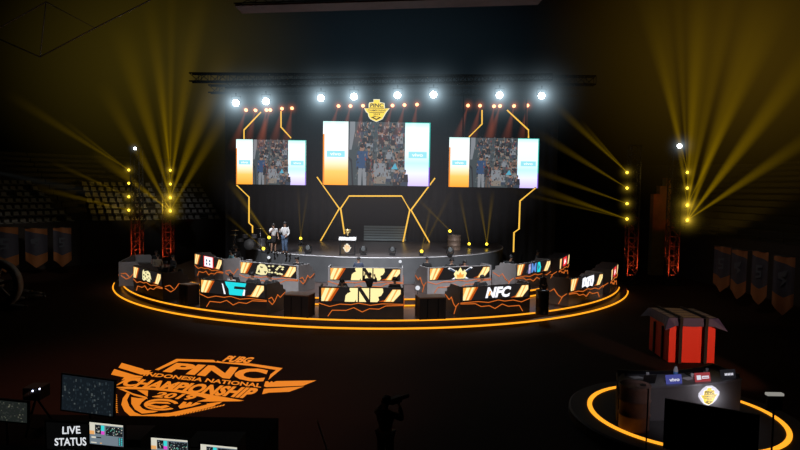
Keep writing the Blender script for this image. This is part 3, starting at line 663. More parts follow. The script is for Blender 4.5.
def desk(ang, R, zb, logo, label, gm, group, mirror=False):
    a = math.radians(ang); x = CX + R * math.sin(a); y = CY - R * math.cos(a)
    if ang < -60: a = math.radians(-78)
    t = thing('gaming_desk', label, 'desk', (x, y, zb + .003), a, group)
    w = DW / 2
    MB().box(-w, -.05, 0, w, .02, DHT).build('front_panel', gm, t)
    side = [(.02, 0), (1.45, 0), (1.45, .92), (1.28, .98), (1.22, 1.18), (1.02, 1.22), (.92, DHT), (.02, DHT)]
    for s in (-1, 1):
        x0 = s * w - (0 if s < 0 else .05)
        p = MB().prism([(x0, yy + .001, zz) for yy, zz in side], (.05, 0, 0)).build('side_panel', gm, t)
        xx = s * (w + .008)
        crack([(xx, .06, .62), (xx, .35, .40), (xx, .55, .50), (xx, .78, .78), (xx, 1.0, .62), (xx, 1.4, .80)], 'crack_light', p)
        crack([(xx, .30, .42), (xx, .50, .05)] if s < 0 else [(xx, .06, .70), (xx, .3, .74), (xx, .5, .52)], 'crack_light', p)
    MB().box(-w + .055, .03, .86, w - .055, .95, .90).build('desktop', DGREY, t)
    for k in range(4):
        xx = -w + .5 + k * (DW - 1.0) / 3
        pass
    mb = MB(); mb.box(-w + .10, -.085, .74, w - .12, -.052, DHT - .03); fl = Flat(mb, (-w + .10, -.086, .74), ((DW - .22) / 6, 0, 0), (0, 0, DHT - .77), .0012)
    fl.poly([(.03, .97), (1.35, .97), (.75, .03), (.03, .03)], K['d'], 1); fl.poly([(.03, .97), (1.15, .97), (.55, .03), (.03, .03)], K['o'], 2)
    fl.poly([(.32, .97), (.62, .97), (.22, .03), (.03, .03), (.03, .3)], K['y'], 3); fl.poly([(.80, .97), (1.0, .97), (.48, .03), (.33, .03)], K['y'], 3)
    fl.poly([(4.3, .03), (5.0, .03), (5.15, .35), (4.9, .2)], K['d'], 1); fl.poly([(5.35, .92), (5.97, .92), (5.97, .6), (5.42, .03), (4.7, .03)], K['o'], 2)
    fl.poly([(5.38, .90), (5.62, .90), (5.18, .06), (4.85, .06)], K['y'], 3); fl.poly([(5.74, .90), (5.95, .90), (5.95, .62), (5.42, .06), (5.26, .06)], K['y'], 3)
    logo(fl); mb.build('screen', DESKM, t)
    def L(q): return [(-w + u * DW / 480, -.062, DHT * (1 - v / 185)) for u, v in q]
    fp = [(0, 96), (62, 116), (120, 101), (180, 104), (225, 94), (292, 106), (360, 96), (478, 98)]
    f2 = [(52, 174), (76, 138), (155, 138), (198, 121), (246, 146), (286, 126), (340, 128), (380, 108), (478, 104)]
    if mirror: fp = [(480 - u, v) for u, v in fp]; f2 = [(480 - u, v) for u, v in f2]
    crack(L(fp), 'crack_light', t); crack(L(f2), 'crack_light', t)
    return t, a
G1, G2 = 'team desks on the front edge of the round stage', 'team desks on the second tier'
FD = [(-65.5, logo_red, 'grey team desk seen end-on beside the tower, its screen turned away', GREY), (-45.3, logo_panther, 'dark team desk with cream panther logo on its screen', DGREY), (-21.8, logo_e, 'team desk with a cyan angular E logo on its screen', DGREY),
      (.2, logo_block, 'front team desk with cream block logo, standing on the lowest tier', DGREY), (22.8, logo_nfc, 'team desk with white NFC lettering on its screen', DGREY), (46.0, logo_shards, 'team desk with jagged white logo beside the black barrel', GREY), (64.5, logo_red, 'end team desk with red logo at the tip of the amber ring', DGREY)]
BD = [(-47.8, logo_square, 'back team desk with white square logo edged in red', GREY), (-24.4, logo_lion, 'pale back team desk with cream lion logo and spotted pattern', GREY), (.1, logo_block, 'back team desk with cream block logo, directly behind its twin', GREY),
      (23.2, logo_cross, 'pale back team desk with flame logo over crossed blades', GREY), (46.6, logo_robot, 'back team desk with blue and violet winged logo', GREY), (65.5, logo_red, 'narrow-looking back team desk with red logo nearest the stage end', DGREY)]
DESK = {}
for i, (an, lg, lb, gm) in enumerate(FD): DESK[('f', i)] = desk(an, 15.83, Z1, lg, lb, gm, G1, i > 3)
for i, (an, lg, lb, gm) in enumerate(BD): DESK[('b', i)] = desk(an, 12.9 if i == 5 else 12.6 if i == 4 else 12.2, Z2, lg, lb, gm, G2, i > 3)
def on_desk(key, lx, ly):
    t, a = DESK[key]; c, s = math.cos(a), math.sin(a); return Vector((t.location.x + lx * c - ly * s, t.location.y + lx * s + ly * c, t.location.z)), a

# ------------------------------------------------------------------ crates and barrels on stage
CRM = mat('dark_crate', (.022, .018, .018), .5, 0, .3, 3); CRT = mat('warm_wood_top', (.22, .12, .08), .5, 0, .3, 3)
def crate_at(px, py, z, w, d, h, label, rz=0):
    p = at_z(px, py, z); t = thing('crate', label, 'crate', (p.x, p.y + d / 2, z + .003), rz)
    b = MB(); b.box(-w / 2, -d / 2, 0, w / 2, d / 2, h - .05)
    for s in (-1, 1):
        for q in (-1, 1): b.box(s * w / 2 - .03, q * d / 2 - .03, 0, s * w / 2 + .03, q * d / 2 + .03, h - .05)
    b.build('body', CRM, t); MB().box(-w / 2 - .03, -d / 2 - .03, h - .05, w / 2 + .03, d / 2 + .03, h).build('lid', [CRT], t)
    mb = MB()
    for s in (-1, 1): mb.box(s * w * .22 - .02, -d / 2 - .034, .05, s * w * .22 + .02, -d / 2 - .002, h - .06)
    mb.build('strap', BLACK, t); return t
crate_at(298, 317.5, Z1, 1.08, .8, 1.0, 'dark box with warm wooden top between the cyan-logo desk and the front block-logo desk', -.2)
crate_at(430.5, 319.5, Z1, 1.12, .8, .98, 'dark box with warm wooden top beside the NFC desk', .22)
crate_at(187, 305.5, Z1, .62, .6, 1.0, 'dark upright box beside the panther-logo desk', -.6)
BARM = mat('black_barrel_paint', (.018, .016, .016), .35, .4, .3, 4); BARR = mat('brown_barrel_paint', (.15, .085, .065), .6, 0, .45, 5, .1, .2)
def barrel(p, r, h, m, label, name='oil_barrel'):
    t = thing(name, label, 'barrel', p)
    pr = [(r * .96, 0), (r, .03 * h), (r * .97, .06 * h), (r * .97, .30 * h), (r * 1.03, .335 * h), (r * .97, .37 * h), (r * .97, .63 * h), (r * 1.03, .665 * h), (r * .97, .70 * h), (r * .97, .94 * h), (r, .97 * h)]
    MB().lathe(pr, 24).build('body', m, t); MB().lathe([(r, .97 * h), (r, h), (r * .93, h), (r * .92, .975 * h)], 24).build('rim', m, t)
    MB().lathe([(.06 * r / .3, h * .975), (.06 * r / .3, h * .995)], 10, (r * .5, 0, 0)).build('bung', BLACK, t); return t
p = at_z(542, 314, Z1); barrel((p.x, p.y, Z1 + .003), .31, 1.12, BARM, 'black ribbed oil barrel between the NFC desk and the white jagged logo desk')
p = at_d(455.5, 240, 37.4); barrel((at_d(449.5, 241, 37.4).x + .3, 37.6, Z3 + .022), .42, .95, mat('rusty_barrel', (.16, .11, .08), .6, .3, .5, 4), 'rusty barrel standing on the main stage')

# ------------------------------------------------------------------ people
SK = mat('skin_tone', (.30, .17, .11), .6); HR = mat('dark_hair', (.012, .010, .010), .6); EYE = mat('eye_dark', (.01, .01, .01), .3); LIP = mat('lip_tone', (.22, .08, .07), .6)
def skin_mesh(chains, root):
    """chains: list of lists of (pos, radius); joined where positions coincide"""
    me = bpy.data.meshes.new('tmp'); ids = {}; vs = []; rs = []; es = []
    for ch in chains:
        prev = None
        for p, r in ch:
            k = tuple(round(c, 4) for c in p)
            if k not in ids: ids[k] = len(vs); vs.append(p); rs.append(r)
            i = ids[k]
            if prev is not None and prev != i: es.append((prev, i))
            prev = i
    me.from_pydata(vs, es, [])
    o = bpy.data.objects.new('tmp', me); C.objects.link(o)
    sk = o.modifiers.new('s', 'SKIN'); sk.use_smooth_shade = True
    for i, r in enumerate(rs):
        me.skin_vertices[0].data[i].radius = (r, r); me.skin_vertices[0].data[i].use_root = False
    me.skin_vertices[0].data[ids[tuple(round(c, 4) for c in root)]].use_root = True
    sb = o.modifiers.new('u', 'SUBSURF'); sb.levels = 1; sb.render_levels = 1
    dg = bpy.context.evaluated_depsgraph_get(); m2 = bpy.data.meshes.new_from_object(o.evaluated_get(dg))
    bpy.data.objects.remove(o); bpy.data.meshes.remove(me)
    return m2
def lerp(a, b, t): return tuple(a[i] + (b[i] - a[i]) * t for i in range(3))
def add3(a, b): return tuple(a[i] + b[i] for i in range(3))
STAND_POSE = dict(pelvis=(0, 0, .93), chest=(0, .0, 1.28), neck=(0, 0, 1.46), head=(0, -.02, 1.60),
    el_l=(-.26, .02, 1.12), ha_l=(-.27, -.10, .88), el_r=(.26, .02, 1.12), ha_r=(.27, -.10, .88), kn_l=(-.11, -.02, .50), ft_l=(-.12, .03, .082), kn_r=(.11, -.02, .50), ft_r=(.12, .03, .082))
SIT = dict(pelvis=(0, .05, .58), chest=(0, .0, .93), neck=(0, -.02, 1.11), head=(0, -.05, 1.26),
    el_l=(-.27, -.10, .83), ha_l=(-.17, -.40, .88), el_r=(.27, -.10, .83), ha_r=(.17, -.40, .88), kn_l=(-.14, -.42, .56), ft_l=(-.14, -.38, .10), kn_r=(.14, -.42, .56), ft_r=(.14, -.38, .10))
def person(label, pose, shirt, trousers, loc, rz=0, long_hair=False, sleeves=True, skirt=False, scale=1.0, group=None, headset=False):
    P = dict(STAND_POSE); P.update(pose)
    t = thing('person', label, 'person', loc, rz, group); t.scale = (scale,) * 3
    pe, ch, nk, hd = P['pelvis'], P['chest'], P['neck'], P['head']
    hdir = Vector(hd) - Vector(nk); up = hdir.normalized()
    top = tuple(Vector(hd) + up * .085)
    body = [[(pe, .125), (lerp(pe, ch, .5), .115), (ch, .135), (lerp(ch, nk, .7), .085), (nk, .052), (tuple(Vector(nk) + hdir * .45), .058), (hd, .085), (top, .055)]]
    sh = {}
    for s, k in ((-1, 'l'), (1, 'r')):
        shp = add3(lerp(ch, nk, .55), (s * .185, 0, 0)); sh[k] = shp; el = P['el_' + k]; ha = P['ha_' + k]
        d = (Vector(ha) - Vector(el)).normalized()
        body.append([(ch, .135), (shp, .06), (lerp(shp, el, .5), .052), (el, .042), (lerp(el, ha, .5), .038), (ha, .026), (tuple(Vector(ha) + d * .05), .030)])
        palm = Vector(ha) + d * .05
        side = Vector((1, 0, 0)) if abs(d.x) < .8 else Vector((0, 0, 1)); side = (side - d * side.dot(d)).normalized(); dn = d.cross(side)
        for q, (off, ln) in enumerate(((-.030, .065), (-.010, .078), (.010, .074), (.030, .058))):
            b0 = palm + side * off + d * .012; m = b0 + d * ln * .55 + dn * .006; e = b0 + d * ln * .9 + dn * .022
            body.append([(tuple(palm), .030), (tuple(b0), .0105), (tuple(m), .0095), (tuple(e), .008)])
        th = palm - side * s * .03 - d * .02
        body.append([(ha, .026), (tuple(th), .012), (tuple(th - side * s * .022 + d * .035), .009)])
        hip = add3(pe, (s * .09, 0, -.03)); kn = P['kn_' + k]; ft = P['ft_' + k]
        body.append([(pe, .125), (hip, .095), (lerp(hip, kn, .5), .082), (kn, .058), (lerp(kn, ft, .4), .055), (ft, .04), (add3(ft, (0, -.10, -.03)), .035), (add3(ft, (0, -.17, -.035)), .026)])
    me = skin_mesh(body, pe); bm = bmesh.new(); bm.from_mesh(me); bpy.data.meshes.remove(me)
    me = bpy.data.meshes.new('body')
    # face
    q = up.rotation_difference(Vector((0, 0, 1))).inverted() if False else Vector((0, 0, 1)).rotation_difference(up)
    Mh = Matrix.Translation(Vector(hd)) @ q.to_matrix().to_4x4()
    fm = MB(); fm.ball((0, -.085, -.01), (.014, .022, .024), 0, 6, 4); 
    for s in (-1, 1):
        fm.ball((s * .032, -.078, .018), (.012, .008, .008), 1, 6, 4); fm.ball((s * .086, 0, 0), (.014, .02, .03), 0, 6, 4)
    fm.ball((0, -.080, -.045), (.022, .008, .006), 2, 6, 4)
    b0 = len(bm.verts); nv = [bm.verts.new(Mh @ v) for v in fm.v]
    for f, mi in zip(fm.f, fm.m):
        try:
            ff = bm.faces.new([nv[i] for i in f]); ff.material_index = mi; ff.smooth = True
        except ValueError: pass
    for f in bm.faces: f.smooth = True
    bm.to_mesh(me); bm.free()
    for m in (SK, EYE, LIP): me.materials.append(m)
    o = bpy.data.objects.new('body', me); C.objects.link(o); o.parent = t
    def clothing(name, chains, root, m):
        me = skin_mesh(chains, root); me.name = name; me.materials.append(m)
        o = bpy.data.objects.new(name, me); C.objects.link(o); o.parent = t; return o
    g = .018
    chains = [[(add3(pe, (0, 0, .02)), .125 + g), (lerp(pe, ch, .5), .118 + g), (ch, .137 + g), (lerp(ch, nk, .62), .09 + g)]]
    for s, k in ((-1, 'l'), (1, 'r')):
        el, ha = P['el_' + k], P['ha_' + k]; c = [(ch, .137 + g), (sh[k], .062 + g), (lerp(sh[k], el, .75), .05 + g)]
        if sleeves: c += [(el, .044 + g), (lerp(el, ha, .85), .032 + g)]
        chains.append(c)
    clothing('shirt', chains, ch, shirt)
    if skirt:
        mb = MB(); mb.lathe([(.15, pe[2] + .06), (.175, pe[2] - .10), (.19, pe[2] - .34), (.17, pe[2] - .34)], 16, (pe[0], pe[1], 0)); mb.build('skirt', trousers, t)
    else:
        chains = []
        for s, k in ((-1, 'l'), (1, 'r')):
            hip = add3(pe, (s * .09, 0, -.03)); kn = P['kn_' + k]; ft = P['ft_' + k]
            chains.append([(pe, .125 + g * .8), (hip, .097 + g), (lerp(hip, kn, .5), .085 + g), (kn, .06 + g), (lerp(kn, ft, .85), .05 + g)])
        clothing('trousers', chains, pe, trousers)
    sm = MB()
    for k in ('l', 'r'):
        ft = P['ft_' + k]; sm.ball(add3(ft, (0, -.07, -.03)), (.052, .135, .045), 0, 8, 6)
    sm.build('shoes', MATTE, t)
    hm = MB(); hm.ball((0, .018, .045), (.096, .105, .088), 0, 12, 8, M=Mh)
    if long_hair: hm.ball((0, .065, -.06), (.085, .05, .15), 0, 10, 7, M=Mh)
    hm.build('hair', HR, t)
    if headset:
        hm = MB()
        for s in (-1, 1): hm.ball((s * .10, 0, .0), (.025, .04, .045), 0, 8, 6, M=Mh)
        hm.tube([Mh @ Vector((.11 * math.cos(a), 0, .02 + .12 * math.sin(a))) for a in [PI * i / 8 for i in range(9)]], .012, 5)
        hm.build('headset', BLACK, t)
    return t
CL = {k: mat('cloth_' + k, v, .85, 0, .2, 10) for k, v in dict(white=(.62, .62, .62), black=(.015, .015, .016), jeans=(.06, .10, .17), grey=(.10, .10, .11), navy=(.03, .04, .07), cyan=(.15, .32, .36), red=(.22, .03, .03), khaki=(.2, .17, .12)).items()}
p = at_d(285, 253, 33.9)
person('man in white shirt and blue jeans standing on stage, holding a microphone', dict(ha_l=(-.14, -.26, 1.28), el_l=(-.27, -.06, 1.10), ha_r=(.22, -.16, .98), kn_r=(.13, -.08, .5)), CL['white'], CL['jeans'], (p.x, 33.9, Z3 + .022), -.5, scale=1.06)
p = at_d(273.5, 252, 34.6)
person('woman in white top and short black skirt standing on stage beside the man', dict(ha_l=(-.12, -.22, 1.38), el_l=(-.27, -.08, 1.16)), CL['white'], CL['black'], (p.x, 34.6, Z3 + .022), .5, True, False, True, scale=.98)
p = at_d(232.5, 250, 32.9)
person('person in black standing on the second tier by the drum end of the stage', dict(ha_l=(-.1, -.3, 1.1)), CL['black'], CL['black'], (-9.75, 35.6, Z2 + .003), .3, scale=1.02)
def row_person(key, lx, ly, label, shirt, pose=None, **k):
    q, a = on_desk(key, lx, ly); return person(label, pose or {}, shirt, CL['black'], q, a, **k)
row_person(('b', 2), -.45, 1.45, 'host in dark jacket and tie standing behind the back block-logo desk', CL['navy'])
q, a = on_desk(('f', 3), .25, 2.5)
person('person in black with raised arms standing between the two block-logo desks', dict(el_l=(-.30, -.05, 1.38), ha_l=(-.22, -.12, 1.62), el_r=(.33, -.02, 1.30), ha_r=(.26, -.1, 1.55)), CL['black'], CL['black'], (q.x, q.y - .3, Z1 + .003), .0)
row_person(('b', 3), -1.15, 1.5, 'person in black standing behind the flame-logo desk near the barrel', CL['black'])
row_person(('b', 0), .15, 1.5, 'person in pale cyan shirt leaning over the square-logo desk', CL['cyan'], dict(chest=(0, -.15, 1.22), neck=(0, -.24, 1.37), head=(0, -.31, 1.49), ha_l=(-.2, -.5, .95), ha_r=(.2, -.5, .95), el_l=(-.28, -.25, 1.08), el_r=(.28, -.25, 1.08)))
row_person(('b', 5), -.9, 1.4, 'person in dark clothes standing behind the narrow red-logo desk', CL['grey'])
row_person(('f', 5), -2.55, 1.0, 'person in black standing between the black barrel and the blue-logo desk', CL['black'])
person('person in dark clothes standing beside the tower at the edge of the round stage', dict(ha_l=(-.15, -.3, 1.05)), CL['khaki'], CL['black'], (-14.0, 34.6, Z1 + .003), .6)
person('person in black standing behind the panther-logo desk near the square-logo desk', dict(ha_r=(.1, -.35, 1.15)), CL['black'], CL['black'], (-13.0, 34.3, Z1 + .003), -.7)
person('person with bare forearms standing furthest behind the panther-logo desk', dict(), CL['black'], CL['grey'], (-14.9, 36.6, Z1 + .003), .2, sleeves=False)
# seated players with tall chairs
CHM = mat('chair_fabric', (.02, .02, .022), .7); 
def chair(loc, rz, label):
    t = thing('gaming_chair', label, 'chair', loc, rz, 'tall black player chairs')
    MB().box(-.24, -.18, .46, .24, .22, .53).build('seat', CHM, t)
    b = MB(); b.prism([(-.23, .24, .56), (.23, .24, .56), (.26, .26, 1.15), (.15, .28, 1.32), (-.15, .28, 1.32), (-.26, .26, 1.15)], (0, .07, 0)); b.build('backrest', CHM, t)
    MB().tube([(0, 0, .06), (0, 0, .48)], .035, 8).build('pole', BLACK, t)
    b = MB()
    for k in range(5): b.tube([(0, 0, .07), (.30 * math.cos(k * 2 * PI / 5), .30 * math.sin(k * 2 * PI / 5), .03)], .022, 5)
    b.build('base', BLACK, t); return t
seated = [(('f', 2), -.95, 'behind the cyan-logo desk', 'white'), (('f', 2), .25, 'behind the cyan-logo desk', 'black'), (('f', 2), 1.25, 'behind the cyan-logo desk', 'black'),
          (('f', 3), -.95, 'behind the front block-logo desk', 'khaki'), (('f', 3), 1.45, 'behind the front block-logo desk', 'black'), (('f', 4), -.1, 'behind the NFC desk', 'black'),
          (('f', 1), -.4, 'behind the panther-logo desk', 'black'), (('f', 1), .6, 'behind the panther-logo desk', 'red'), (('b', 1), 1.0, 'behind the lion-logo desk', 'black'),
          (('b', 3), .1, 'behind the flame-logo desk', 'black'), (('b', 3), .9, 'behind the flame-logo desk', 'red'), (('b', 0), 1.0, 'behind the square-logo desk', 'grey'),
          (('b', 4), -.6, 'behind the blue-logo desk', 'black')]
proto = {}; cnt = {}; chp = None
for key, lx, ph, col in seated:
    n_ = cnt[ph] = cnt.get(ph, -1) + 1
    q, a = on_desk(key, lx, 1.12); nm = ORD[n_]
    lb = f'seated player in {col} shirt {ph}, {nm} from drum side'
    big = (key == ('f', 2) and lx == .25)
    pz = q + Vector((0, 0, .10))
    if col not in proto:
        s_ = dict(SIT); s_ = {k: (v[0], v[1], v[2] + .15) for k, v in s_.items()}; s_['ft_l'] = (-.14, -.34, .12); s_['ft_r'] = (.14, -.34, .12)
        o = proto[col] = person(lb, s_, CL[col], CL['black'], q, a, headset=True)
    else: o = dup(proto[col], q, a, lb)
    if big: o.scale = (1.1,) * 3
    cl_ = f'tall black chair under the {nm} seated player {ph}'
    if chp is None: chp = chair(q + Vector((0, 0, 0)), a, cl_)
    else: dup(chp, q, a, cl_)

# ------------------------------------------------------------------ lectern with trophy, drum kit
p = at_d(347, 252.5, 33.6); t = thing('lectern', 'black framed lectern with glowing white top and emblem on stage', 'lectern', (p.x, 33.9, Z3 + .022))
w, h_ = .42, .98
mb = MB()
for s in (-1, 1):
    for q in (-.22, .22): mb.box(s * w - .018, q - .018, 0, s * w + .018, q + .018, h_)
for q in (-.22, .22): mb.box(-w, q - .015, .02, w, q + .015, .05); mb.box(-w, q - .015, h_ - .04, w, q + .015, h_)
mb.build('frame', BLACK, t)
MB().box(-w - .05, -.28, h_ - .12, w + .05, .28, h_ + .02).build('top', em('lectern_white', (.9, .92, .95), .85, (.5, .5, .5)), t)
mb = MB(); emblem(mb, (0, -.30, .22), (.44, 0, 0), (0, 0, .5), .004); mb.build('emblem', [em('pale_emblem', (1, .9, .6), 1.0), YEL2, WHT], t)
GOLD = mat('gold_metal', (.75, .55, .22), .3, .6)
t = thing('trophy', 'pale gold cup trophy standing on the lectern', 'trophy', (p.x, 33.9, Z3 + .022 + h_ + .021))
MB().lathe([(.10, 0), (.10, .06), (.05, .09)], 14).build('base', BLACK, t)
MB().lathe([(.04, .09), (.03, .20), (.10, .30), (.13, .46), (.11, .46), (.08, .34)], 16).build('cup', GOLD, t)
for s in (-1, 1): MB().tube([(s * .11, 0, .44), (s * .19, 0, .42), (s * .17, 0, .32), (s * .08, 0, .28)], .012, 5).build('handle', GOLD, t)
# drum kit
CHR = mat('chrome', (.5, .5, .5), .25, .9); DRM = mat('drum_shell', (.10, .10, .11), .3, .2); SKN = mat('drum_skin', (.09, .09, .09), .6)
p = at_d(252, 252, 35.0); t = thing('drum_kit', 'drum kit with grey shells and cymbals at the end of the stage', 'drum kit', (p.x - .45, 35.9, Z3 + .022))
def drum(x, y, z, r, h, ax, nm='drum'):
    o = MB().lathe([(r, -h / 2), (r * 1.02, -h / 2 + .03), (r, -h / 2 + .04), (r, h / 2 - .04), (r * 1.02, h / 2 - .03), (r, h / 2)], 20, (x, y, z), ax=ax).build(nm, DRM, t)
    MB().lathe([(r * .97, (-h / 2 - .006) if ax == 'y' else h / 2 + .001), (r * .97, (-h / 2 - .001) if ax == 'y' else h / 2 + .006)], 20, (x, y, z), ax=ax).build('drum_skin', SKN, o)
drum(.1, 0, .33, .32, .4, 'y'); drum(-.2, .02, .82, .17, .22, 'z'); drum(.35, .02, .82, .17, .22, 'z'); drum(.75, .25, .45, .24, .45, 'z'); drum(-.55, .2, .55, .2, .16, 'z')
for x, y, z in ((-.8, .1, 1.15), (.75, -.05, 1.3), (-.95, .35, .85)):
    MB().lathe([(.005, z + .035), (.06, z + .02), (.24, z), (.06, z + .01), (.005, z + .02)], 18, (x, y, 0)).build('cymbal', mat('brass', (.45, .33, .12), .3, .8), t)
    m_ = MB(); m_.tube([(x, y, 0.15), (x, y, z)], .012, 5)
    for k in range(3): m_.tube([(x, y, .3), (x + .25 * math.cos(k * 2.1), y + .25 * math.sin(k * 2.1), .01)], .012, 5)
    m_.build('cymbal_stand', CHR, t)
# tripod stand behind back desk area: microphone stands on desks corners (small white knobs)
KN = em('small_white_lamp', (.85, .88, .95), .9)
for (key, lx, ly, lb) in ((('b', 2), 1.72, 1.62, 'small white round lamp on the corner of the back block-logo desk'), (('b', 1), -.9, 1.2, 'small white round lamp behind the lion-logo desk')):
    q, a = on_desk(key, lx, .98 if ly < 1 else ly); t = thing('table_lamp', lb, 'lamp', q, a)
    MB().lathe([(.12, 0), (.12, .02), (.02, .03), (.015, 1.42)], 10).build('stand', BLACK, t); MB().ball((0, 0, 1.50), .085, 0, 10, 8).build('shade', KN, t)
p = at_z(417.5, 300, Z1 + .4); t = thing('floor_lamp', 'small white globe on a thin stand beside the flame-logo desk', 'lamp', (p.x, p.y, Z1 + .003)); 
MB().lathe([(.15, 0), (.15, .02), (.02, .03), (.015, .88)], 10).build('stand', BLACK, t); MB().ball((0, 0, .98), .11, 0, 10, 8).build('shade', KN, t)

def spot(loc, tgt, e_, deg, col, blend=.6):
    ld = bpy.data.lights.new('added_spot', 'SPOT'); ld.energy = e_; ld.spot_size = math.radians(deg); ld.spot_blend = blend; ld.color = col; ld.shadow_soft_size = .3
    lo = bpy.data.objects.new('added_spot', ld); C.objects.link(lo); lo.location = loc; lo.rotation_euler = (Vector(tgt) - Vector(loc)).to_track_quat('-Z', 'Y').to_euler()
# ------------------------------------------------------------------ red supply crate
REDP = mat('red_corrugated_sheet', (.85, .028, .004), .55); TARP = mat('purple_blue_tarp', (.025, .018, .09), .6, 0, .4, 3, .3)
nt = REDP.node_tree; tc = nt.nodes.new('ShaderNodeTexCoord'); wv = nt.nodes.new('ShaderNodeTexWave'); wv.inputs['Scale'].default_value = 3.2; bp = nt.nodes.new('ShaderNodeBump'); bp.inputs['Strength'].default_value = .5
nt.links.new(tc.outputs['Object'], wv.inputs[0]); nt.links.new(wv.outputs['Fac'], bp.inputs['Height']); nt.links.new(bp.outputs[0], nt.nodes['Principled BSDF'].inputs['Normal'])
a = at_z(667.8, 362, 0); b = at_z(714.5, 363.5, 0); rz = math.atan2(b.y - a.y, b.x - a.x); wd = (b - a).length
t = thing('supply_crate', 'bright red corrugated crate with dark straps and patterned tarp lid', 'crate', ((a.x + b.x) / 2, (a.y + b.y) / 2, .003), -.02)
CWd = wd / 2; CD = 1.75; CH = 1.33
MB().box(-CWd, 0, 0, CWd, CD, CH).build('body', REDP, t)
mb = MB(); zt = CH + .005; o_ = .06
T = [(-CWd - o_, -o_), (CWd + o_, -o_), (CWd + o_, CD + o_), (-CWd - o_, CD + o_)]
vs = [(x, y, zt + .30) for x, y in T]; fl_ = .05; V2 = []
n = 8
topv = []; botv = []
for k in range(4):
    (x0, y0), (x1, y1) = T[k], T[(k + 1) % 4]; nx, ny = (y1 - y0), -(x1 - x0); ll = math.hypot(nx, ny); nx /= ll; ny /= ll
    for j in range(n):
        f = j / n; topv.append((x0 + (x1 - x0) * f, y0 + (y1 - y0) * f, zt + .28)); e_ = abs(f - .5) * 2
        out = .03 + .12 * e_ ** 3; dx = dy = 0
        if j == 0:
            px_, py_ = T[k - 1]; m2x, m2y = x0 - (T[0][0] + T[2][0]) / 2, y0 - (T[0][1] + T[2][1]) / 2; l2 = math.hypot(m2x, m2y); botv.append((x0 + m2x / l2 * .32, y0 + m2y / l2 * .32, zt - .12))
        else: botv.append((x0 + (x1 - x0) * f + nx * out, y0 + (y1 - y0) * f + ny * out, zt - .02 + .04 * e_))
nn = len(topv); mb.add(topv + botv, [(i, (i + 1) % nn, nn + (i + 1) % nn, nn + i) for i in range(nn)] + [tuple(range(nn))[::-1]])
mb.build('tarp', TARP, t)
TOPM = [mat('tarp_grey', (.28, .27, .24), .7, 0, .6, 14), mat('tarp_cream', (.36, .31, .20), .7, 0, .6, 14)]
mb = MB(); fx = Flat(mb, (-CWd - o_, -o_, zt + .285), (wd + 2 * o_, 0, 0), (0, CD + 2 * o_, 0), .003)
for a0, a1, m_ in ((.03, .26, 0), (.31, .68, 1), (.74, .97, 0)):
    for k in range(4): fx.rect(a0, .04 + k * .24, a1, .24 + k * .24, m_, 1)
mb.build('top_print', TOPM, t)
for fx_ in (-.29, .26):
    x = fx_ * wd; mb = MB(); r = .055
    mb.box(x - r, -.15, .0, x + r, -.11, CH - .06); mb.prism([(x - r, -.11, CH - .06), (x + r, -.11, CH - .06), (x + r, -.15, CH + .30), (x - r, -.15, CH + .30)], (0, -.04, 0)); mb.box(x - r, -.17, CH + .31, x + r, CD + .15, CH + .34); mb.box(x - r, -.11, .0, x + r, -.002, .04); mb.build('strap', MATTE, t)
for y in (CD * .3, CD * .72): MB().box(-CWd - .05, y - .05, 0, -CWd - .004, y + .05, CH - .14).build('strap', MATTE, t)
ld = bpy.data.lights.new('added_crate_spot', 'SPOT'); ld.energy = 3800; ld.color = (1, .55, .35); ld.spot_size = math.radians(17); ld.spot_blend = .4; ld.shadow_soft_size = .1
lo = bpy.data.objects.new('added_crate_spot', ld); C.objects.link(lo); lo.location = (13.5, 9.0, 4.5); lo.rotation_euler = (Vector((10.4, 20.6, .7)) - lo.location).to_track_quat('-Z', 'Y').to_euler()  # unseen lamp added to brighten the crate's front face

# ------------------------------------------------------------------ caster platform and desk
PX, PY, PR = 7.49, 15.40, 2.34
t = thing('caster_platform', 'low round black platform with glowing amber ring near the red crate', 'platform', (PX, PY, 0))
MB().lathe([(PR + .55, .003), (PR + .55, .20), (PR + .5, .235)], 72, (PX, PY, 0), sm=False).build('deck', [mat('platform_carpet', (.030, .026, .025), .7, 0, .4, 3)], t, True)
mb = MB(); ri, ro = PR - .06, PR + .06; n = 96
vs = []
for r, z in ((ri, .236), (ro, .236), (ro, .262), (ri, .262)): vs += [(PX + r * math.cos(2 * PI * j / n), PY + r * math.sin(2 * PI * j / n), z) for j in range(n)]
mb.add(vs, [(k * n + j, k * n + (j + 1) % n, ((k + 1) % 4) * n + (j + 1) % n, ((k + 1) % 4) * n + j) for k in range(4) for j in range(n)]); mb.build('light_ring', em('caster_ring', (1.0, .36, .02), 1.35), t, True)
PZ = .24
A = at_z(617, 421, PZ); B = at_z(740, 411, PZ)
dx = B - A; L = dx.length; rz = math.atan2(dx.y, dx.x)
CDM = mat('caster_desk_grey', (.075, .068, .070), .6, 0, .35, 2.0); CDT = mat('caster_desktop_dark', (.10, .10, .11), .35, 0, .3, 3)
t = thing('caster_desk', 'wide curved dark grey caster desk with glowing gold emblem', 'desk', A, rz)
hC = 1.02; n = 24
def arc(d, bow): return [(L * i / n, d - bow * 4 * (i / n) * (1 - i / n)) for i in range(n + 1)]
f0 = arc(0, .22); f1 = arc(.05, .22); inn = [(.62 + (L - .62) * i / n, 1.05 - .36 * 4 * (i / n) * (1 - i / n)) for i in range(n + 1)]; rl = lambda d: [(x, y + d) for x, y in inn]
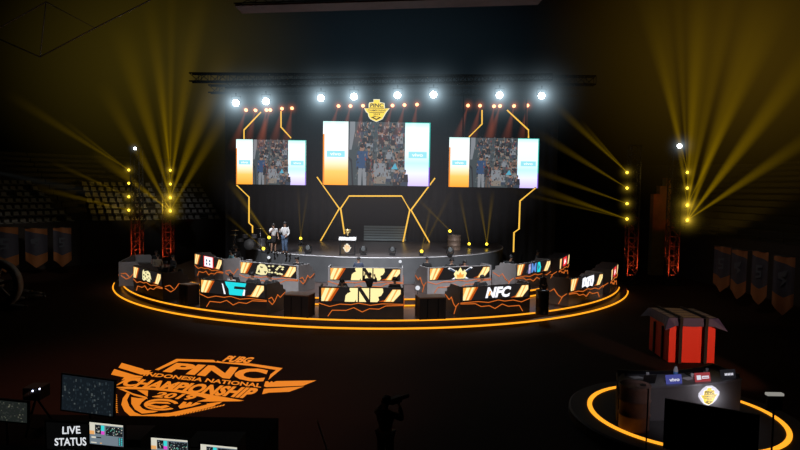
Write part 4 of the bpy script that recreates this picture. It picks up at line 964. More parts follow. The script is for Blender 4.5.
def slab_(o1, o2, z0, z1, mb=None):
    mb = mb or MB(); m = len(o1); vs = [(x, y, z) for z in (z0, z1) for o_ in (o1, o2) for x, y in o_]
    fs = []
    for i in range(m - 1):
        fs += [(i, i + 1, m + i + 1, m + i), (2 * m + i, 3 * m + i, 3 * m + i + 1, 2 * m + i + 1), (i, 2 * m + i, 2 * m + i + 1, i + 1), (m + i, m + i + 1, 3 * m + i + 1, 3 * m + i)]
    fs += [(0, m, 3 * m, 2 * m), (m - 1, 3 * m - 1, 4 * m - 1, 2 * m - 1)]
    return mb.add(vs, fs)
slab_(f0, f1, 0, hC - .18).build('front_panel', CDM, t)
slab_(arc(-.02, .22), inn, hC - .17, hC - .12).build('desktop', CDT, t)
slab_(rl(-.05), rl(.01), hC - .115, hC - .03).build('rear_rail', BLACK, t)
MB().box(L - .05, .06, 0, L, 1.04, hC - .02).build('side_panel', CDM, t); MB().prism([(0, .06, 0), (.05, .06, 0), (.67, 1.03, 0), (.62, 1.03, 0)], (0, 0, hC - .175)).build('side_panel', MATTE, t)
def on_c(u, d, z=hC - .118): # u along 0..1
    c, s = math.cos(rz), math.sin(rz); x = L * u; y = d - .22 * 4 * u * (1 - u)
    return Vector((A.x + x * c - y * s, A.y + x * s + y * c, PZ + z))
c_, s_ = math.cos(rz), math.sin(rz)
# emblem on the desk front, its white halo painted as a glowing shape
u = (700 - 617) / 123
q = on_c(u, -.02, 0) ; ex = Vector((c_, s_, 0)); nn_ = Vector((s_, -c_, 0))
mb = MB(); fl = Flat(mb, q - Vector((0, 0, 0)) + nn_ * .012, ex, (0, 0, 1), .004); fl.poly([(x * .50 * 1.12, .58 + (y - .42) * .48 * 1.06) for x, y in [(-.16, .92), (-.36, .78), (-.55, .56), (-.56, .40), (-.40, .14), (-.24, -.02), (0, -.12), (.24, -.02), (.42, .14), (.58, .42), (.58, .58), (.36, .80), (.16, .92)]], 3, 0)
emblem(mb, q + nn_ * .02 + Vector((0, 0, .36)), ex * .50, (0, 0, .48), .006)
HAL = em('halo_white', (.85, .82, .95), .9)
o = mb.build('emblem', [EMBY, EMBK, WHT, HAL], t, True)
glow(q + nn_ * .1 + Vector((0, 0, .58)), .6, .05, (.9, .88, 1.0), 'white glow round the gold emblem on the caster desk', 1.0, .03, fade=2)
ld = bpy.data.lights.new('emblem_light', 'POINT'); ld.energy = 7; ld.color = (.95, .9, 1); ld.shadow_soft_size = .1
lo = bpy.data.objects.new('emblem_light', ld); C.objects.link(lo); lo.location = q + nn_ * .35 + Vector((0, 0, .6))
# name boards
BLU = em('board_blue', (.07, .08, .33), .8); RDB = em('board_red', (.45, .06, .07), .7); BKB = em('board_black', (.02, .02, .025), .6)
for u, m_, tx, lb in (((668.5 - 617) / 123, BLU, 'VIVO', 'blue name board reading VIVO on the caster desk'), ((697.5 - 617) / 123, RDB, 'PUBG', 'red name board with white letters on the caster desk'), ((727 - 617) / 123, BKB, 'CASTER', 'small black name board with white letters on the caster desk')):
    q = on_c(u, .10); t2 = thing('name_board', lb, 'name board', q, rz); w_ = .23
    MB().prism([(-w_, -.0, 0), (w_, -.0, 0), (w_, .05, .22), (-w_, .05, .22)], (0, .02, 0)).build('board', m_, t2)
    mb = MB(); fl = Flat(mb, (-w_, -.004, 0), (2 * w_, 0, 0), (0, .05, .22), .004)
    if tx == 'VIVO': fl.trect('vivo', .18, .28, .84, .66, 0, 1, .03)
    elif tx == 'PUBG': fl.rect(.10, .25, .38, .75, 0, 1); fl.text('mobile', [(.42, .3), (.9, .3), (.9, .7), (.42, .7)], 0, 1, 1, .03) if False else fl.rect(.44, .34, .90, .66, 0, 1); fl.rect(.48, .45, .86, .52, 1, 2)
    else:
        for k in range(6): fl.rect(.25 + k * .1, .35, .32 + k * .1, .62, 0, 1)
    mb.build('lettering', [em('board_ink', (.8, .8, .9), .9), RDB], t2)
def laptop(q, a, label):
    t2 = thing('laptop', label, 'laptop', q, a); MB().box(-.18, -.12, 0, .18, .12, .02).build('base', BLACK, t2); MB().prism([(-.18, -.12, .02), (.18, -.12, .02), (.18, -.18, .25), (-.18, -.18, .25)], (0, -.012, 0)).build('lid', BLACK, t2)
laptop(on_c((646.5 - 617) / 123, .30), rz, 'open black laptop on the caster desk above the barrel')
laptop(on_c((703 - 617) / 123, .66), rz, 'open black laptop further back on the caster desk')
PAPM = mat('paper_white', (.5, .5, .5), .7)
q = on_c((681 - 617) / 123, .55); t2 = thing('bottle', 'white bottle with blue label standing on the caster desk', 'bottle', q, rz)
MB().lathe([(.055, 0), (.06, .02), (.06, .22), (.03, .29), (.03, .31)], 14).build('body', PAPM, t2); MB().lathe([(.0605, .06), (.0605, .17)], 14).build('bottle_label', mat('label_blue', (.05, .2, .5), .5), t2); MB().lathe([(.032, .31), (.032, .34)], 10).build('cap', BLACK, t2)
for u, d, lb in ((.335, .75, 'paper cup on the caster desk behind the vivo board'), (.64, .45, 'paper cup on the caster desk beside the red board'), (.84, .7, 'paper cup near the closed end of the caster desk')):
    t2 = thing('cup', lb, 'cup', on_c(u, d), rz); MB().lathe([(.03, 0), (.042, .11), (.036, .11), (.028, .02)], 12).build('cup_body', PAPM, t2)
q = on_c(.16, .85); t2 = thing('headphones', 'black headphones lying on the caster desk', 'headphones', q, rz)
mb = MB(); mb.tube([(.1 * math.cos(x), .05 * math.sin(x) + .0, .03 + .07 * math.sin(x)) for x in [PI * i / 8 for i in range(9)]], .012, 5); mb.build('headband', MATTE, t2)
for s in (-1, 1): MB().ball((s * .1, 0, .045), (.03, .04, .045), 0, 8, 6).build('ear_cup', MATTE, t2)
for u, d, lb in ((.24, .72, 'sheet of paper lying near the barrel end of the caster desk'), (.60, .42, 'sheet of paper lying in the middle of the caster desk'), (.80, .78, 'sheet of paper lying near the closed end of the caster desk')):
    t2 = MB().box(-.15, -.105, 0, .15, .105, .004).build('sheet_of_paper', PAPM); t2.location = on_c(u, d); t2.rotation_euler = (0, 0, rz + .3 * u); tag(t2, lb, 'paper')
q = at_z(634, 427.5, PZ); barrel((q.x - .02, q.y - .03, PZ + .001), .37, 1.10, BARR, 'large brown oil barrel standing against the caster desk')
# black TV in front, with stand
a = at_d(665, 399.5, 11.9); b = at_d(760, 414.5, 11.07); d_ = b - a; rz2 = math.atan2(d_.y, d_.x); W_ = math.hypot(d_.x, d_.y)
t = thing('monitor', 'large black monitor standing in front of the caster desk', 'monitor', ((a.x + b.x) / 2, (a.y + b.y) / 2, 0.003), rz2)
zt = (a.z + b.z) / 2; OFF = mat('dark_glass', (.004, .004, .005), .35)
MB().box(-W_ / 2, -.03, zt - 1.02, W_ / 2, .04, zt).build('housing', MATTE, t); MB().box(-W_ / 2 + .02, -.036, zt - 1.0, W_ / 2 - .02, -.031, zt - .02).build('display', OFF, t)
for s in (-1, 1): MB().tube([(s * .5, .05, .03), (s * .5, .05, zt - .3)], .03, 8).build('pole', BLACK, t)
MB().box(-.75, -.3, 0, .75, .35, .03).build('base', BLACK, t)
# thin stands
p = at_d(774.5, 394.5, 12.3); t = thing('light_stand', 'thin black stand with pale flat lamp bar near the amber ring end', 'stand', (p.x, 12.3, .003))
MB().tube([(0, 0, .02), (0, 0, p.z - .02)], .022, 6).build('pole', BLACK, t); MB().box(-.17, -.05, p.z - .02, .17, .05, p.z + .03).build('lamp_bar', em('pale_bar', (.6, .58, .52), .45), t); MB().box(-.16, -.03, p.z - .33, .16, .02, p.z - .03).build('panel', MATTE, t)
mb = MB(); [mb.tube([(0, 0, .35), (.2 * math.cos(k * 2.094 - .5), .2 * math.sin(k * 2.094 - .5), .014)], .012, 5) for k in range(3)]; mb.build('tripod', BLACK, t)
p = at_d(643.5, 385, 12.6); t = thing('microphone_stand', 'thin black vertical stand crossing the ring below the brown barrel', 'stand', (p.x, 12.35, .003))
MB().tube([(0, 0, .02), (0, 0, p.z)], .016, 6).build('pole', MATTE, t); MB().lathe([(.16, 0), (.16, .02)], 14).build('base', MATTE, t)

# ------------------------------------------------------------------ projected emblem light, laid on the floor as glowing shapes
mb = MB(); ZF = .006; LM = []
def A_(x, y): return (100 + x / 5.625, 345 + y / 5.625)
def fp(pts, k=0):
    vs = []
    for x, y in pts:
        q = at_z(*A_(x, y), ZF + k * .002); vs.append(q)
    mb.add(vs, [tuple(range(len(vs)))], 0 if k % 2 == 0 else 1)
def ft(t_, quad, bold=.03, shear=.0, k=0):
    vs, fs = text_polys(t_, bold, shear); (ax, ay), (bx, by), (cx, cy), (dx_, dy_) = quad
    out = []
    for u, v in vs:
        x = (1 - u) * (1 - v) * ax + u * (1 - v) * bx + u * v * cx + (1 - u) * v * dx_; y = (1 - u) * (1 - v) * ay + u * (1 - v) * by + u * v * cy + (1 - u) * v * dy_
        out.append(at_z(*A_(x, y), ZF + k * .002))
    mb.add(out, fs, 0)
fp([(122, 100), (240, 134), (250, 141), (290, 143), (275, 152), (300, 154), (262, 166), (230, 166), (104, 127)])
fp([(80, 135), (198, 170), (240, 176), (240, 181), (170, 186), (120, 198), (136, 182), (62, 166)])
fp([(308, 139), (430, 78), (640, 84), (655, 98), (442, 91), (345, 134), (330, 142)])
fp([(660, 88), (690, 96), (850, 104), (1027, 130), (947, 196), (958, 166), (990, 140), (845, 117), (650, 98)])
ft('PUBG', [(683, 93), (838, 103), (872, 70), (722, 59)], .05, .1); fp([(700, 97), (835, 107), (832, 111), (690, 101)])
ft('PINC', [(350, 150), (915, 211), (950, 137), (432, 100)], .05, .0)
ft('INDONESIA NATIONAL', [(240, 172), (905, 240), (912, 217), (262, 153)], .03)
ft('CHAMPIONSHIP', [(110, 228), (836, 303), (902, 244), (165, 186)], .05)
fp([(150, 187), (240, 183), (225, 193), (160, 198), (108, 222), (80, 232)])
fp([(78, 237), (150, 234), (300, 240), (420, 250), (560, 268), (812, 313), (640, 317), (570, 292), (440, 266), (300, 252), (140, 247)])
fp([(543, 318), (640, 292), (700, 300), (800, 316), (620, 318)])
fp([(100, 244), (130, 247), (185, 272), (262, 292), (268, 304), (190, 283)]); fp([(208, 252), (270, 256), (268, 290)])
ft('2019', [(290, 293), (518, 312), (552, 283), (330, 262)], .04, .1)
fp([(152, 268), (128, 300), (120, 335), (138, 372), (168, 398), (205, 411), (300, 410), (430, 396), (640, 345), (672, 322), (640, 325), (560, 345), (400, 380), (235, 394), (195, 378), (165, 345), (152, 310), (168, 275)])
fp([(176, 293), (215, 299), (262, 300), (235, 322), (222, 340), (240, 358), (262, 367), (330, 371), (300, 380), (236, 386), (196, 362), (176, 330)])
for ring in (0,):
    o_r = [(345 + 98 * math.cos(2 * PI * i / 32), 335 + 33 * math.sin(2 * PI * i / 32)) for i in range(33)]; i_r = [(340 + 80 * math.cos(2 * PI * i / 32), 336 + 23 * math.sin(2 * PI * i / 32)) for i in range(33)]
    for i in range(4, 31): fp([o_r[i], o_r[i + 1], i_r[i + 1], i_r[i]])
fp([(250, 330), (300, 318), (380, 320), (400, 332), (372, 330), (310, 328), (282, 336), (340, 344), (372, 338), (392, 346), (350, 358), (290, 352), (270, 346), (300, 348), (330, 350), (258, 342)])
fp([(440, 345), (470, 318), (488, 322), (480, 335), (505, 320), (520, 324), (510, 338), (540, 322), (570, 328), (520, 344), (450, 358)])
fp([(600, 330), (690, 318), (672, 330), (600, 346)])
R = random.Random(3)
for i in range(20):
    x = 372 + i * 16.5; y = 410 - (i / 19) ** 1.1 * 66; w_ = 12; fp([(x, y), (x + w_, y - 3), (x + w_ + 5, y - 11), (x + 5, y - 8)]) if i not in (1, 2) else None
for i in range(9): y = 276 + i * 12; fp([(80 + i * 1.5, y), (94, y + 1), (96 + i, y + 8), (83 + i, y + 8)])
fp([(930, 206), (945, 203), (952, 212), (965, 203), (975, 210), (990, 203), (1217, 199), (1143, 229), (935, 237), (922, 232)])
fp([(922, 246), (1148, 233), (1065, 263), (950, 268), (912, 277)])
o = mb.build('glowing_floor_emblem', [LOGO, FLOORM], recenter=True); tag(o, 'orange tournament emblem projected flat on the dark floor', 'floor emblem')

# ------------------------------------------------------------------ control riser with monitors
RZ = 1.55
t = thing('control_riser', 'dark raised platform carrying the monitors in the bottom corner', 'platform', (-4.6, 7.7, 0.003))
MB().box(-8.4, 5.2, .003, -2.3, 11.4, RZ).build('deck', mat('riser_black', (.002, .002, .002), .9, spec=.05), t, True)
def table(x0, x1, y0, y1, z, label):
    t = thing('control_table', label, 'table', ((x0 + x1) / 2, (y0 + y1) / 2, RZ + .002)); hx, hy = (x1 - x0) / 2, (y1 - y0) / 2
    MB().box(-hx, -hy, z - .04, hx, hy, z).build('tabletop', MATTE, t)
    for s in (-1, 1):
        for q in (-1, 1): MB().box(s * (hx - .05) - .02, q * (hy - .05) - .02, 0, s * (hx - .05) + .02, q * (hy - .05) + .02, z - .04).build('leg', BLACK, t)
    return t
table(-5.9, -2.7, 7.6, 8.6, .62, 'dark control table under the lit editing screens')
UIM = [em('ui_dark', (.06, .08, .11), .8), em('ui_grey', (.18, .23, .27), .9), em('ui_cyan', (.05, .75, .75), .9), em('ui_magenta', (.8, .08, .7), .9), em('ui_orange', (.9, .45, .15), .9), em('ui_cream', (.75, .72, .6), .9), em('ui_green', (.15, .55, .4), .8), em('ui_black', (.02, .025, .03), .5)]
def ui(fl, R):
    fl.rect(0, 0, 1, 1, 1, 0); fl.rect(0, .92, 1, 1, 5, 1); fl.rect(0, .45, .16, .92, 5, 1); fl.rect(0, .45, .14, .62, 4, 2); fl.rect(.16, .50, .34, .9, 7, 1); fl.rect(.34, .62, .44, .9, 2, 1); fl.rect(.34, .48, .44, .64, 3, 2); fl.rect(.48, .45, .99, .88, 7, 1)
    for i in range(40): x = .49 + R.random() * .47; y = .47 + R.random() * .38; fl.rect(x, y, x + .025, y + .03, R.choice([1, 5, 1, 6]), 2)
    for i in range(14): x = .18 + R.random() * .13; y = .52 + R.random() * .34; fl.rect(x, y, x + .02, y + .03, R.choice([1, 5]), 2)
    fl.rect(0, .02, .84, .40, 1, 2); fl.rect(.05, .28, .18, .36, 5, 3); fl.rect(.2, .3, .34, .35, 7, 3); fl.rect(.03, .05, .2, .10, 5, 3); fl.rect(.3, .05, .36, .09, 4, 3); fl.rect(.85, .02, .99, .42, 0, 2)
    for k in range(4): fl.rect(.87, .06 + k * .09, .90, .11 + k * .09, 2, 3); fl.rect(.93, .06 + k * .09, .97, .11 + k * .09, 2, 3)
def crowd_dim(fl, R):
    fl.rect(0, 0, 1, 1, 0, 0)
    for i in range(170): x = R.random() * .96; y = R.random() * .93; fl.rect(x, y, x + .01 + R.random() * .025, y + .02 + R.random() * .06, R.choice([1, 2, 3, 1, 2, 4]), 1 + .02 * i)
def monitor(q, D, label, draw, mats, seed=1, foot=RZ + .624, name='monitor', dy=0.0, brow=.025):
    """q: 4 picture corners tl,tr,br,bl -> placed at depth D (left) with turn dy"""
    a = at_d(*q[0], D); b = at_d(*q[1], D + dy); c = at_d(*q[3], D); d_ = b - a; W = d_.length; Hh = (a - c).length
    ex = d_.normalized(); mid = (b + c) / 2; uy = (a - c).normalized()
    t = thing(name, label, 'monitor', (mid.x, mid.y, foot + .001), math.atan2(d_.y, d_.x)); nrm = ex.cross(uy)
    def X(u, v, w_): return c + ex * (u * W) + uy * (v * Hh) - nrm * (-w_)
    e = brow; mb = MB(); P = [(-e / W, -e / Hh), (1 + e / W, -e / Hh), (1 + e / W, 1 + e / Hh), (-e / W, 1 + e / Hh)]
    mb.prism([X(u, v, -.004) for u, v in P], -nrm * .045); mb.build('housing', MATTE, t, True)
    mb = MB(); fl = Flat(mb, c, ex * W, uy * Hh, .0006); draw(fl, random.Random(seed)); mb.build('display', mats, t, True)
    m2 = MB(); pm = X(.5, .35, -.06); m2.tube([(pm.x, pm.y + .02, foot + .012), (pm.x, pm.y + .02, pm.z)], .022, 6); m2.build('pole', BLACK, t, True)
    MB().box(-.13, -.06, 0, .13, .12, .015).build('base', BLACK, t); return t
CRD = [em('dim0', (.010, .015, .020), .7), em('dim1', (.02, .032, .04), .7), em('dim2', (.014, .022, .03), .7), em('dim3', (.035, .05, .06), .7), em('dim4', (.07, .085, .085), .8)]
monitor([(62.5, 374.5), (114, 381.5), (113, 414), (61.5, 409.5)], 10.2, 'large dim monitor showing a dark crowd picture', crowd_dim, CRD, 2, RZ)
monitor([(-20, 398.5), (27, 403), (26.5, 422), (-20, 418.5)], 9.3, 'dim wide monitor at the picture corner showing a faint street scene', crowd_dim, [em('dimb0', (.02, .025, .022), .6), em('dimb1', (.04, .045, .04), .6), em('dimb2', (.03, .03, .03), .6), em('dimb3', (.10, .11, .08), .6), em('dimb4', (.16, .16, .11), .6)], 5, RZ)
monitor([(89.5, 422), (123, 425.5), (123, 446.5), (90, 443.5)], 8.3, 'bright editing monitor beside the live status screen', ui, UIM, 1)
monitor([(151, 437.5), (187.5, 440.5), (187, 461), (151.5, 458)], 8.2, 'bright editing monitor, middle one of the three along the table', ui, UIM, 4)
monitor([(200.5, 444), (237, 447.5), (237, 468), (201, 465)], 8.1, 'bright editing monitor cut by the bottom edge, furthest along the table', ui, UIM, 6)
def live(fl, R):
    fl.rect(0, 0, 1, 1, 0, 0); fl.text('LIVE', [(.37, .60), (.80, .66), (.79, .93), (.38, .87)], 1, 2, .02); fl.text('STATUS', [(.18, .17), (.93, .24), (.92, .54), (.19, .44)], 1, 2, .02)
monitor([(46, 422), (89, 424.5), (88, 452), (47, 450)], 8.5, 'black monitor with white LIVE STATUS lettering', live, [em('live_black', (.004, .004, .004), .5), em('live_white', (.80, .82, .86), .95)], 1)
# camera with two white lights on a stand
p = at_d(36, 391, 10.6); t = thing('video_camera', 'black video camera on tripod with two tiny white lights', 'camera', (p.x, 10.6, RZ + .002)); zc = p.z - RZ
MB().box(-.14, -.16, zc - .12, .16, .16, zc + .10).build('body', MATTE, t); MB().lathe([(.05, -.34), (.06, -.18), (.05, -.161)], 12, (.02, 0, zc), ax='y').build('lens', MATTE, t)
mb = MB(); [mb.tube([(0, 0, zc - .12), (.32 * math.cos(k * 2.094 + .5), .32 * math.sin(k * 2.094 + .5), .015)], .018, 5) for k in range(3)]; mb.build('tripod', MATTE, t)
for x, y in ((32.6, 391), (39.6, 389)):
    q = at_d(x, y, 10.42); MB().ball((q.x - p.x, -.18, q.z - RZ), .016, 0, 8, 6).build('indicator_light', em('tiny_white', (.7, .75, 1), 3), t)
# leaning pale pole, dark flight cases, camera operator
a = at_d(317, 420, 9.6); b = at_d(331, 462, 9.6)
t = thing('boom_pole', 'thin pale pole leaning up from the dark table clutter', 'pole', (b.x, b.y, .003)); d_ = (b - a).normalized(); e_ = b + d_ * (b.z / max(.2, -d_.z))
mb = MB(); mb.tube([a, (e_.x, e_.y, .01)], .014, 6); mb.build('pole', mat('pale_metal', (.4, .42, .42), .5), t, True)
MB().lathe([(.1, 0), (.1, .02)], 10, (e_.x, e_.y, .003)).build('base', BLACK, t, True)
for x0, x1, yy, lb, hh in ((-3.3, -2.5, 9.4, 'dark flight case on the riser behind the middle editing monitor', .42), (-5.0, -4.2, 9.9, 'dark flight case on the riser behind the live status screen', .3)):
    t = thing('flight_case', lb, 'flight case', ((x0 + x1) / 2, yy, RZ + .002)); w_ = (x1 - x0) / 2
    MB().box(-w_, -.3, 0, w_, .3, hh - .12).build('body', MATTE, t); MB().box(-w_, -.3, hh - .118, w_, .3, hh).build('lid', MATTE, t); MB().box(-.06, -.32, hh - .15, .06, -.301, hh - .09).build('latch', BLACK, t)
p = at_d(386, 398, 12.2)
person('camera operator in black standing on the dark floor, raising a camera', dict(el_l=(-.30, -.16, 1.25), ha_l=(-.12, -.36, 1.46), el_r=(.30, -.12, 1.30), ha_r=(.16, -.34, 1.50)), CL['black'], CL['black'], (p.x, 12.2, .003), PI - .5, headset=True)
q = at_d(397, 402, 12.4); t = thing('video_camera', 'small shoulder camera with long lens held up by the operator', 'camera', (q.x - .05, 12.5, q.z - .06), PI - .8)
MB().box(-.06, -.16, 0, .06, .14, .13).build('body', MATTE, t); MB().lathe([(.035, -.42), (.05, -.38), (.045, -.17), (.045, -.161)], 12, (0, 0, .07), ax='y').build('lens', MATTE, t); MB().ball((0, .15, .1), .012, 0, 8, 6).build('indicator_light', em('tiny_white', (.7, .75, 1), 3), t)

# ------------------------------------------------------------------ pennants
OR_ = mat('pennant_orange', (.20, .075, .02), .8, 0, .2, 2); NV_ = mat('pennant_navy', (.028, .030, .048), .8, 0, .25, 2); GL_ = mat('pennant_print', (.045, .055, .075), .8)
def pennant(a, b, h, label, group, kind=0):
    a = Vector(a); b = Vector(b); d_ = b - a; W = d_.length
    t = thing('pennant', label, 'pennant', (a + b) / 2 - Vector((0, 0, h)), math.atan2(d_.y, d_.x), group)
    n = 10; mb = MB()
    def yy(u): return .06 * math.sin(u * 9 + kind)
    prof = lambda u: .18 * h * abs(u - .5) * 2 + .0
    def rowz(u): return [h, h * (.93 - .10 * u), h * (.30 + .12 * abs(u - .5) * 2 * .8), prof(u)]
    vs = []; 
    for i in range(n + 1):
        u = i / n
        for z in rowz(u): vs.append(((u - .5) * W, yy(u), z))
    fs = []; 
    for i in range(n):
        for k in range(3): mb.add([vs[i * 4 + k], vs[(i + 1) * 4 + k], vs[(i + 1) * 4 + k + 1], vs[i * 4 + k + 1]], [(0, 1, 2, 3)], (0, 1, 0)[k], True)
    mb.build('cloth', [OR_, NV_], t)
    m3 = MB(); fl = Flat(m3, (-W / 2, -.10, 0), (W, 0, 0), (0, 0, h), .004)
    if kind % 2: fl.poly([(.28, .72), (.72, .78), (.62, .66), (.45, .66), (.7, .60), (.4, .48), (.5, .60), (.3, .62)], 0, 1)
    else: fl.poly([(.35, .75), (.7, .75), (.7, .70), (.45, .70), (.45, .64), (.66, .64), (.66, .52), (.35, .50), (.35, .54), (.58, .56), (.58, .60), (.35, .60)], 0, 1)
    m3.build('print', GL_, t)
    MB().tube([(-W / 2 - .02, 0, h), (W / 2 + .02, 0, h)], .03, 6).build('hanging_rod', BLACK, t)
LP = [((-9, 226), (18, 227.5), 44), ((24.5, 228.5), (47.5, 227.8), 38), ((53, 227.5), (71, 227.5), 38)]
for i, (p0, p1, hp_) in enumerate(LP):
    a = at_d(*p0, 39.4); b = at_d(*p1, 39.6); h = (hp_ + 2) / 600 * 39.5
    pennant(a, b, h, ['navy and orange pennant partly behind the big wheel', 'navy and orange pennant with pale wing mark, second from the big wheel', 'navy and orange pennant with pale blocky mark, nearest the towers'][i], 'navy and orange pennants near the big wheel', [0, 1, 0][i])
RP = [((714.5, 246), (731, 247), 46, 33.2), ((731.5, 248.5), (748, 251), 50, 31.4), ((752, 250), (769.5, 253), 54, 29.6), ((774, 255), (796, 258), 60, 27.6)]
for i, (p0, p1, hp_, D) in enumerate(RP):
    a = at_d(*p0, D + .4); b = at_d(*p1, D - .4); pennant(a, b, hp_ / 600 * D, ['first and smallest of four dim pennants, nearest the outer tower', 'second dim pennant counted from the outer tower', 'third dim pennant counted from the outer tower', 'largest dim pennant, last of four from the outer tower'][i], 'navy and orange pennants behind the red crate', i)
t = thing('pennant_cable', 'thin cable holding the pennants near the big wheel', 'cable', at_d(30, 228, 39.5)); MB().tube([at_d(-14, 225.5, 39.55), at_d(75, 227, 39.65)], .012, 5).build('cable', BLACK, t, True)
t = thing('pennant_cable', 'thin cable holding the row of four dim pennants', 'cable', at_d(750, 250, 30)); MB().tube([at_d(712, 245, 33.7), at_d(800, 257.5, 27.2)], .012, 5).build('cable', BLACK, t, True)

# ------------------------------------------------------------------ big wheel prop at the picture edge
p = at_z(2, 309, 0); WH_ = mat('white_wheel_paint', (.16, .15, .15), .5, 0, .3, 3)
D = p.y; s = D / 600; r = 25 * s
t = thing('spoked_wheel', 'big pale spoked wheel standing on the dark floor at the picture edge', 'wheel', (p.x - .25, D, .003))
n = 40
def ringm(r0, r1, y0, y1):
    m = MB(); vs = []
    for rr, yy in ((r0, y0), (r1, y0), (r1, y1), (r0, y1)): vs += [(rr * math.cos(2 * PI * j / n), yy, r + rr * math.sin(2 * PI * j / n)) for j in range(n)]
    return m.add(vs, [(k * n + j, k * n + (j + 1) % n, ((k + 1) % 4) * n + (j + 1) % n, ((k + 1) % 4) * n + j) for k in range(4) for j in range(n)], 0, True)
ringm(r * .93, r, -.2, .2).build('rim', WH_, t); ringm(r * .76, r * .925, -.12, .12).build('tyre', MATTE, t)
MB().lathe([(r * .2, -.25), (r * .2, .25)], 16, (0, 0, r), ax='y').build('hub', WH_, t)
for k in range(6):
    a = k * PI / 3 + .25; MB().tube([(r * .2 * math.cos(a), 0, r + r * .2 * math.sin(a)), (r * .76 * math.cos(a), 0, r + r * .76 * math.sin(a))], .09, 6).build('spoke', WH_, t)
RUB = mat('pale_sandbag', (.10, .095, .09), .8, 0, .4, 3, .3)
R = random.Random(11)
for i, (x, y, rx_, ry_) in enumerate(((20, 293.5, .6, .25), (33, 299, .55, .22), (16, 301, .45, .22), (10, 309, .75, .2), (36, 296, .4, .2))):
    q = at_z(x, y, 0); m = MB(); m.ball((0, 0, .13), (rx_, ry_, .13), 0, 14, 8); m.tube([(rx_ * .9, 0, .13), (rx_ * 1.15, 0, .15)], .05, 6)
    o = m.build('sandbag', RUB); o.location = (q.x, q.y, .002); o.rotation_euler = (0, 0, R.uniform(-.4, .4))
    tag(o, 'pale sandbag on the floor by the big wheel, ' + ['highest up the pile', 'with its tip pointing to the stage', 'tucked in the middle of the heap', 'lowest, nearest the camera', 'smallest, at the far side'][i], 'sandbag', 'sandbags beside the wheel')

a = at_d(653, 218, 44); b = at_d(672, 178, 44); t = thing('entrance_block', 'stepped amber-lit concrete block standing between the two farther towers', 'wall block', ((a.x + b.x) / 2, 44, 0.003))
xs = [a.x + (b.x - a.x) * k / 3 for k in range(4)]; zs = [a.z + (b.z - a.z) * k for k in (.6, .8, 1.0)]; mb = MB()
mb.prism([(xs[0], 44, .003), (xs[3], 44, .003), (xs[3], 44, zs[2]), (xs[2], 44, zs[2]), (xs[2], 44, zs[1]), (xs[1], 44, zs[1]), (xs[1], 44, zs[0]), (xs[0], 44, zs[0])], (0, .6, 0)); mb.build('block', mat('amber_lit_concrete', (.16, .12, .05), .8, 0, .4, 2), t, True)  # amber light is put into the block's base colour as well
spot((13.5, 36, 8.5), (19.5, 44, 5.2), 260, 22, (1, .65, .1), 1)  # amber lamp added for the entrance block
spot((-8, 8, 6), (-14.5, 26, 13), 220, 40, (1, .9, .8), 1)  # unseen lamp added to lift the corner roof truss out of black
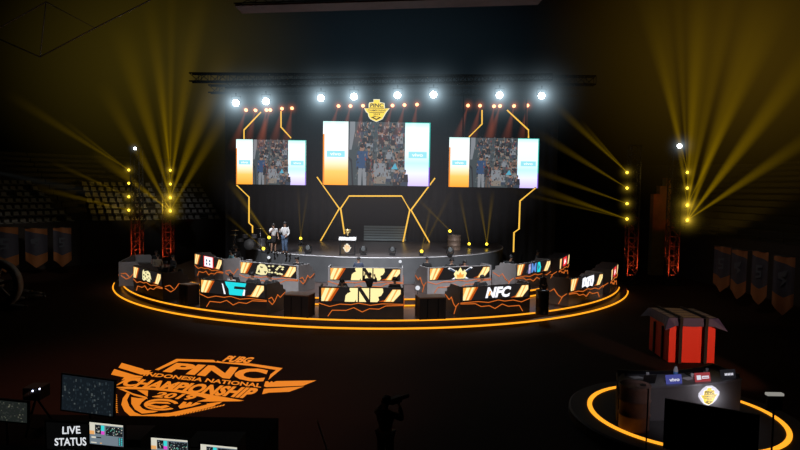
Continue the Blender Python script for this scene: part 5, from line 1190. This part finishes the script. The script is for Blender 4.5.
# ------------------------------------------------------------------ general haze, glowing by itself, and lights
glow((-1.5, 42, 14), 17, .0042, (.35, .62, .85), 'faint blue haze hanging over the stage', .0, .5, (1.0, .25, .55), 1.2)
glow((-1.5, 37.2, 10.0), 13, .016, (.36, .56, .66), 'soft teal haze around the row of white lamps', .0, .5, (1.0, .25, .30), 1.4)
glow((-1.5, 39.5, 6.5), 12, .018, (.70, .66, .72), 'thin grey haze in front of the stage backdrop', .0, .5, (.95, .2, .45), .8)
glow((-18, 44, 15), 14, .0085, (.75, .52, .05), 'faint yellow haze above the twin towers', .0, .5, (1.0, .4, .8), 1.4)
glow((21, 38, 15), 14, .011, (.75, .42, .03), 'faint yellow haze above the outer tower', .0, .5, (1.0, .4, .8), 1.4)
def area(loc, tgt, e_, size, col):
    ld = bpy.data.lights.new('wash', 'AREA'); ld.energy = e_; ld.size = size; ld.color = col
    lo = bpy.data.objects.new('wash', ld); C.objects.link(lo); lo.location = loc; lo.rotation_euler = (Vector(tgt) - Vector(loc)).to_track_quat('-Z', 'Y').to_euler()
spot((-9, 10, 18), (-7, 17, 0), 5200, 52, (1, .45, .30), 1)  # unseen warm lamp added to redden the floor round the emblem
spot((-9, 14, 17), (-4.5, 33.5, 1.6), 26000, 26, (.92, .93, 1)); spot((6, 14, 17), (1.6, 33.5, 1.6), 26000, 26, (.92, .93, 1)); spot((-2, 10, 16), (-1.7, 31, 1.5), 4200, 46, (1, .90, .82))
spot((-15, 18, 11), (-15.0, 35.5, 1.0), 2600, 22, (.95, .93, .95), .8); spot((13, 18, 11), (11.5, 33.5, 1.2), 1800, 20, (1, .9, .85), .8)  # unseen spots added to brighten the desks at both ends
for ti in (1, 3): spot(SRC[(ti, 3)] + Vector((0, -.4, .3)), SRC[(ti, 3)] + (Vector((-6, 6, 1.2)) if ti == 1 else Vector((5, 5, 2))), 500, 70, (1, .6, .05), 1)
spot((-12, 30, 15), (-19.5, 49, 4.6), 1500, 22, (.9, .93, 1), 1); spot((-14, 28, 9), (-23.8, 38.5, 2.0), 1700, 26, (1, .85, .7), 1); spot((8, 18, 12), (17.6, 31, 2), 1100, 28, (1, .75, .6), 1)  # unseen spots added to brighten the seats and pennants
spot((4, 6, 9), (7.3, 14.6, .9), 2100, 15, (.9, .86, 1), .7)  # unseen spot added to brighten the caster desk
w = bpy.data.worlds.new('world'); sc.world = w; w.use_nodes = True; w.node_tree.nodes['Background'].inputs[0].default_value = (.5, .5, .6, 1); w.node_tree.nodes['Background'].inputs[1].default_value = .0012
sc.view_settings.view_transform = 'Standard'
sc.cycles.use_denoising = True
sc.cycles.max_bounces = 5; sc.cycles.diffuse_bounces = 2; sc.cycles.glossy_bounces = 3; sc.cycles.volume_bounces = 0; sc.cycles.transparent_max_bounces = 8
sc.cycles.sample_clamp_indirect = 3
print('seats', nseat, 'objects', len(bpy.data.objects))
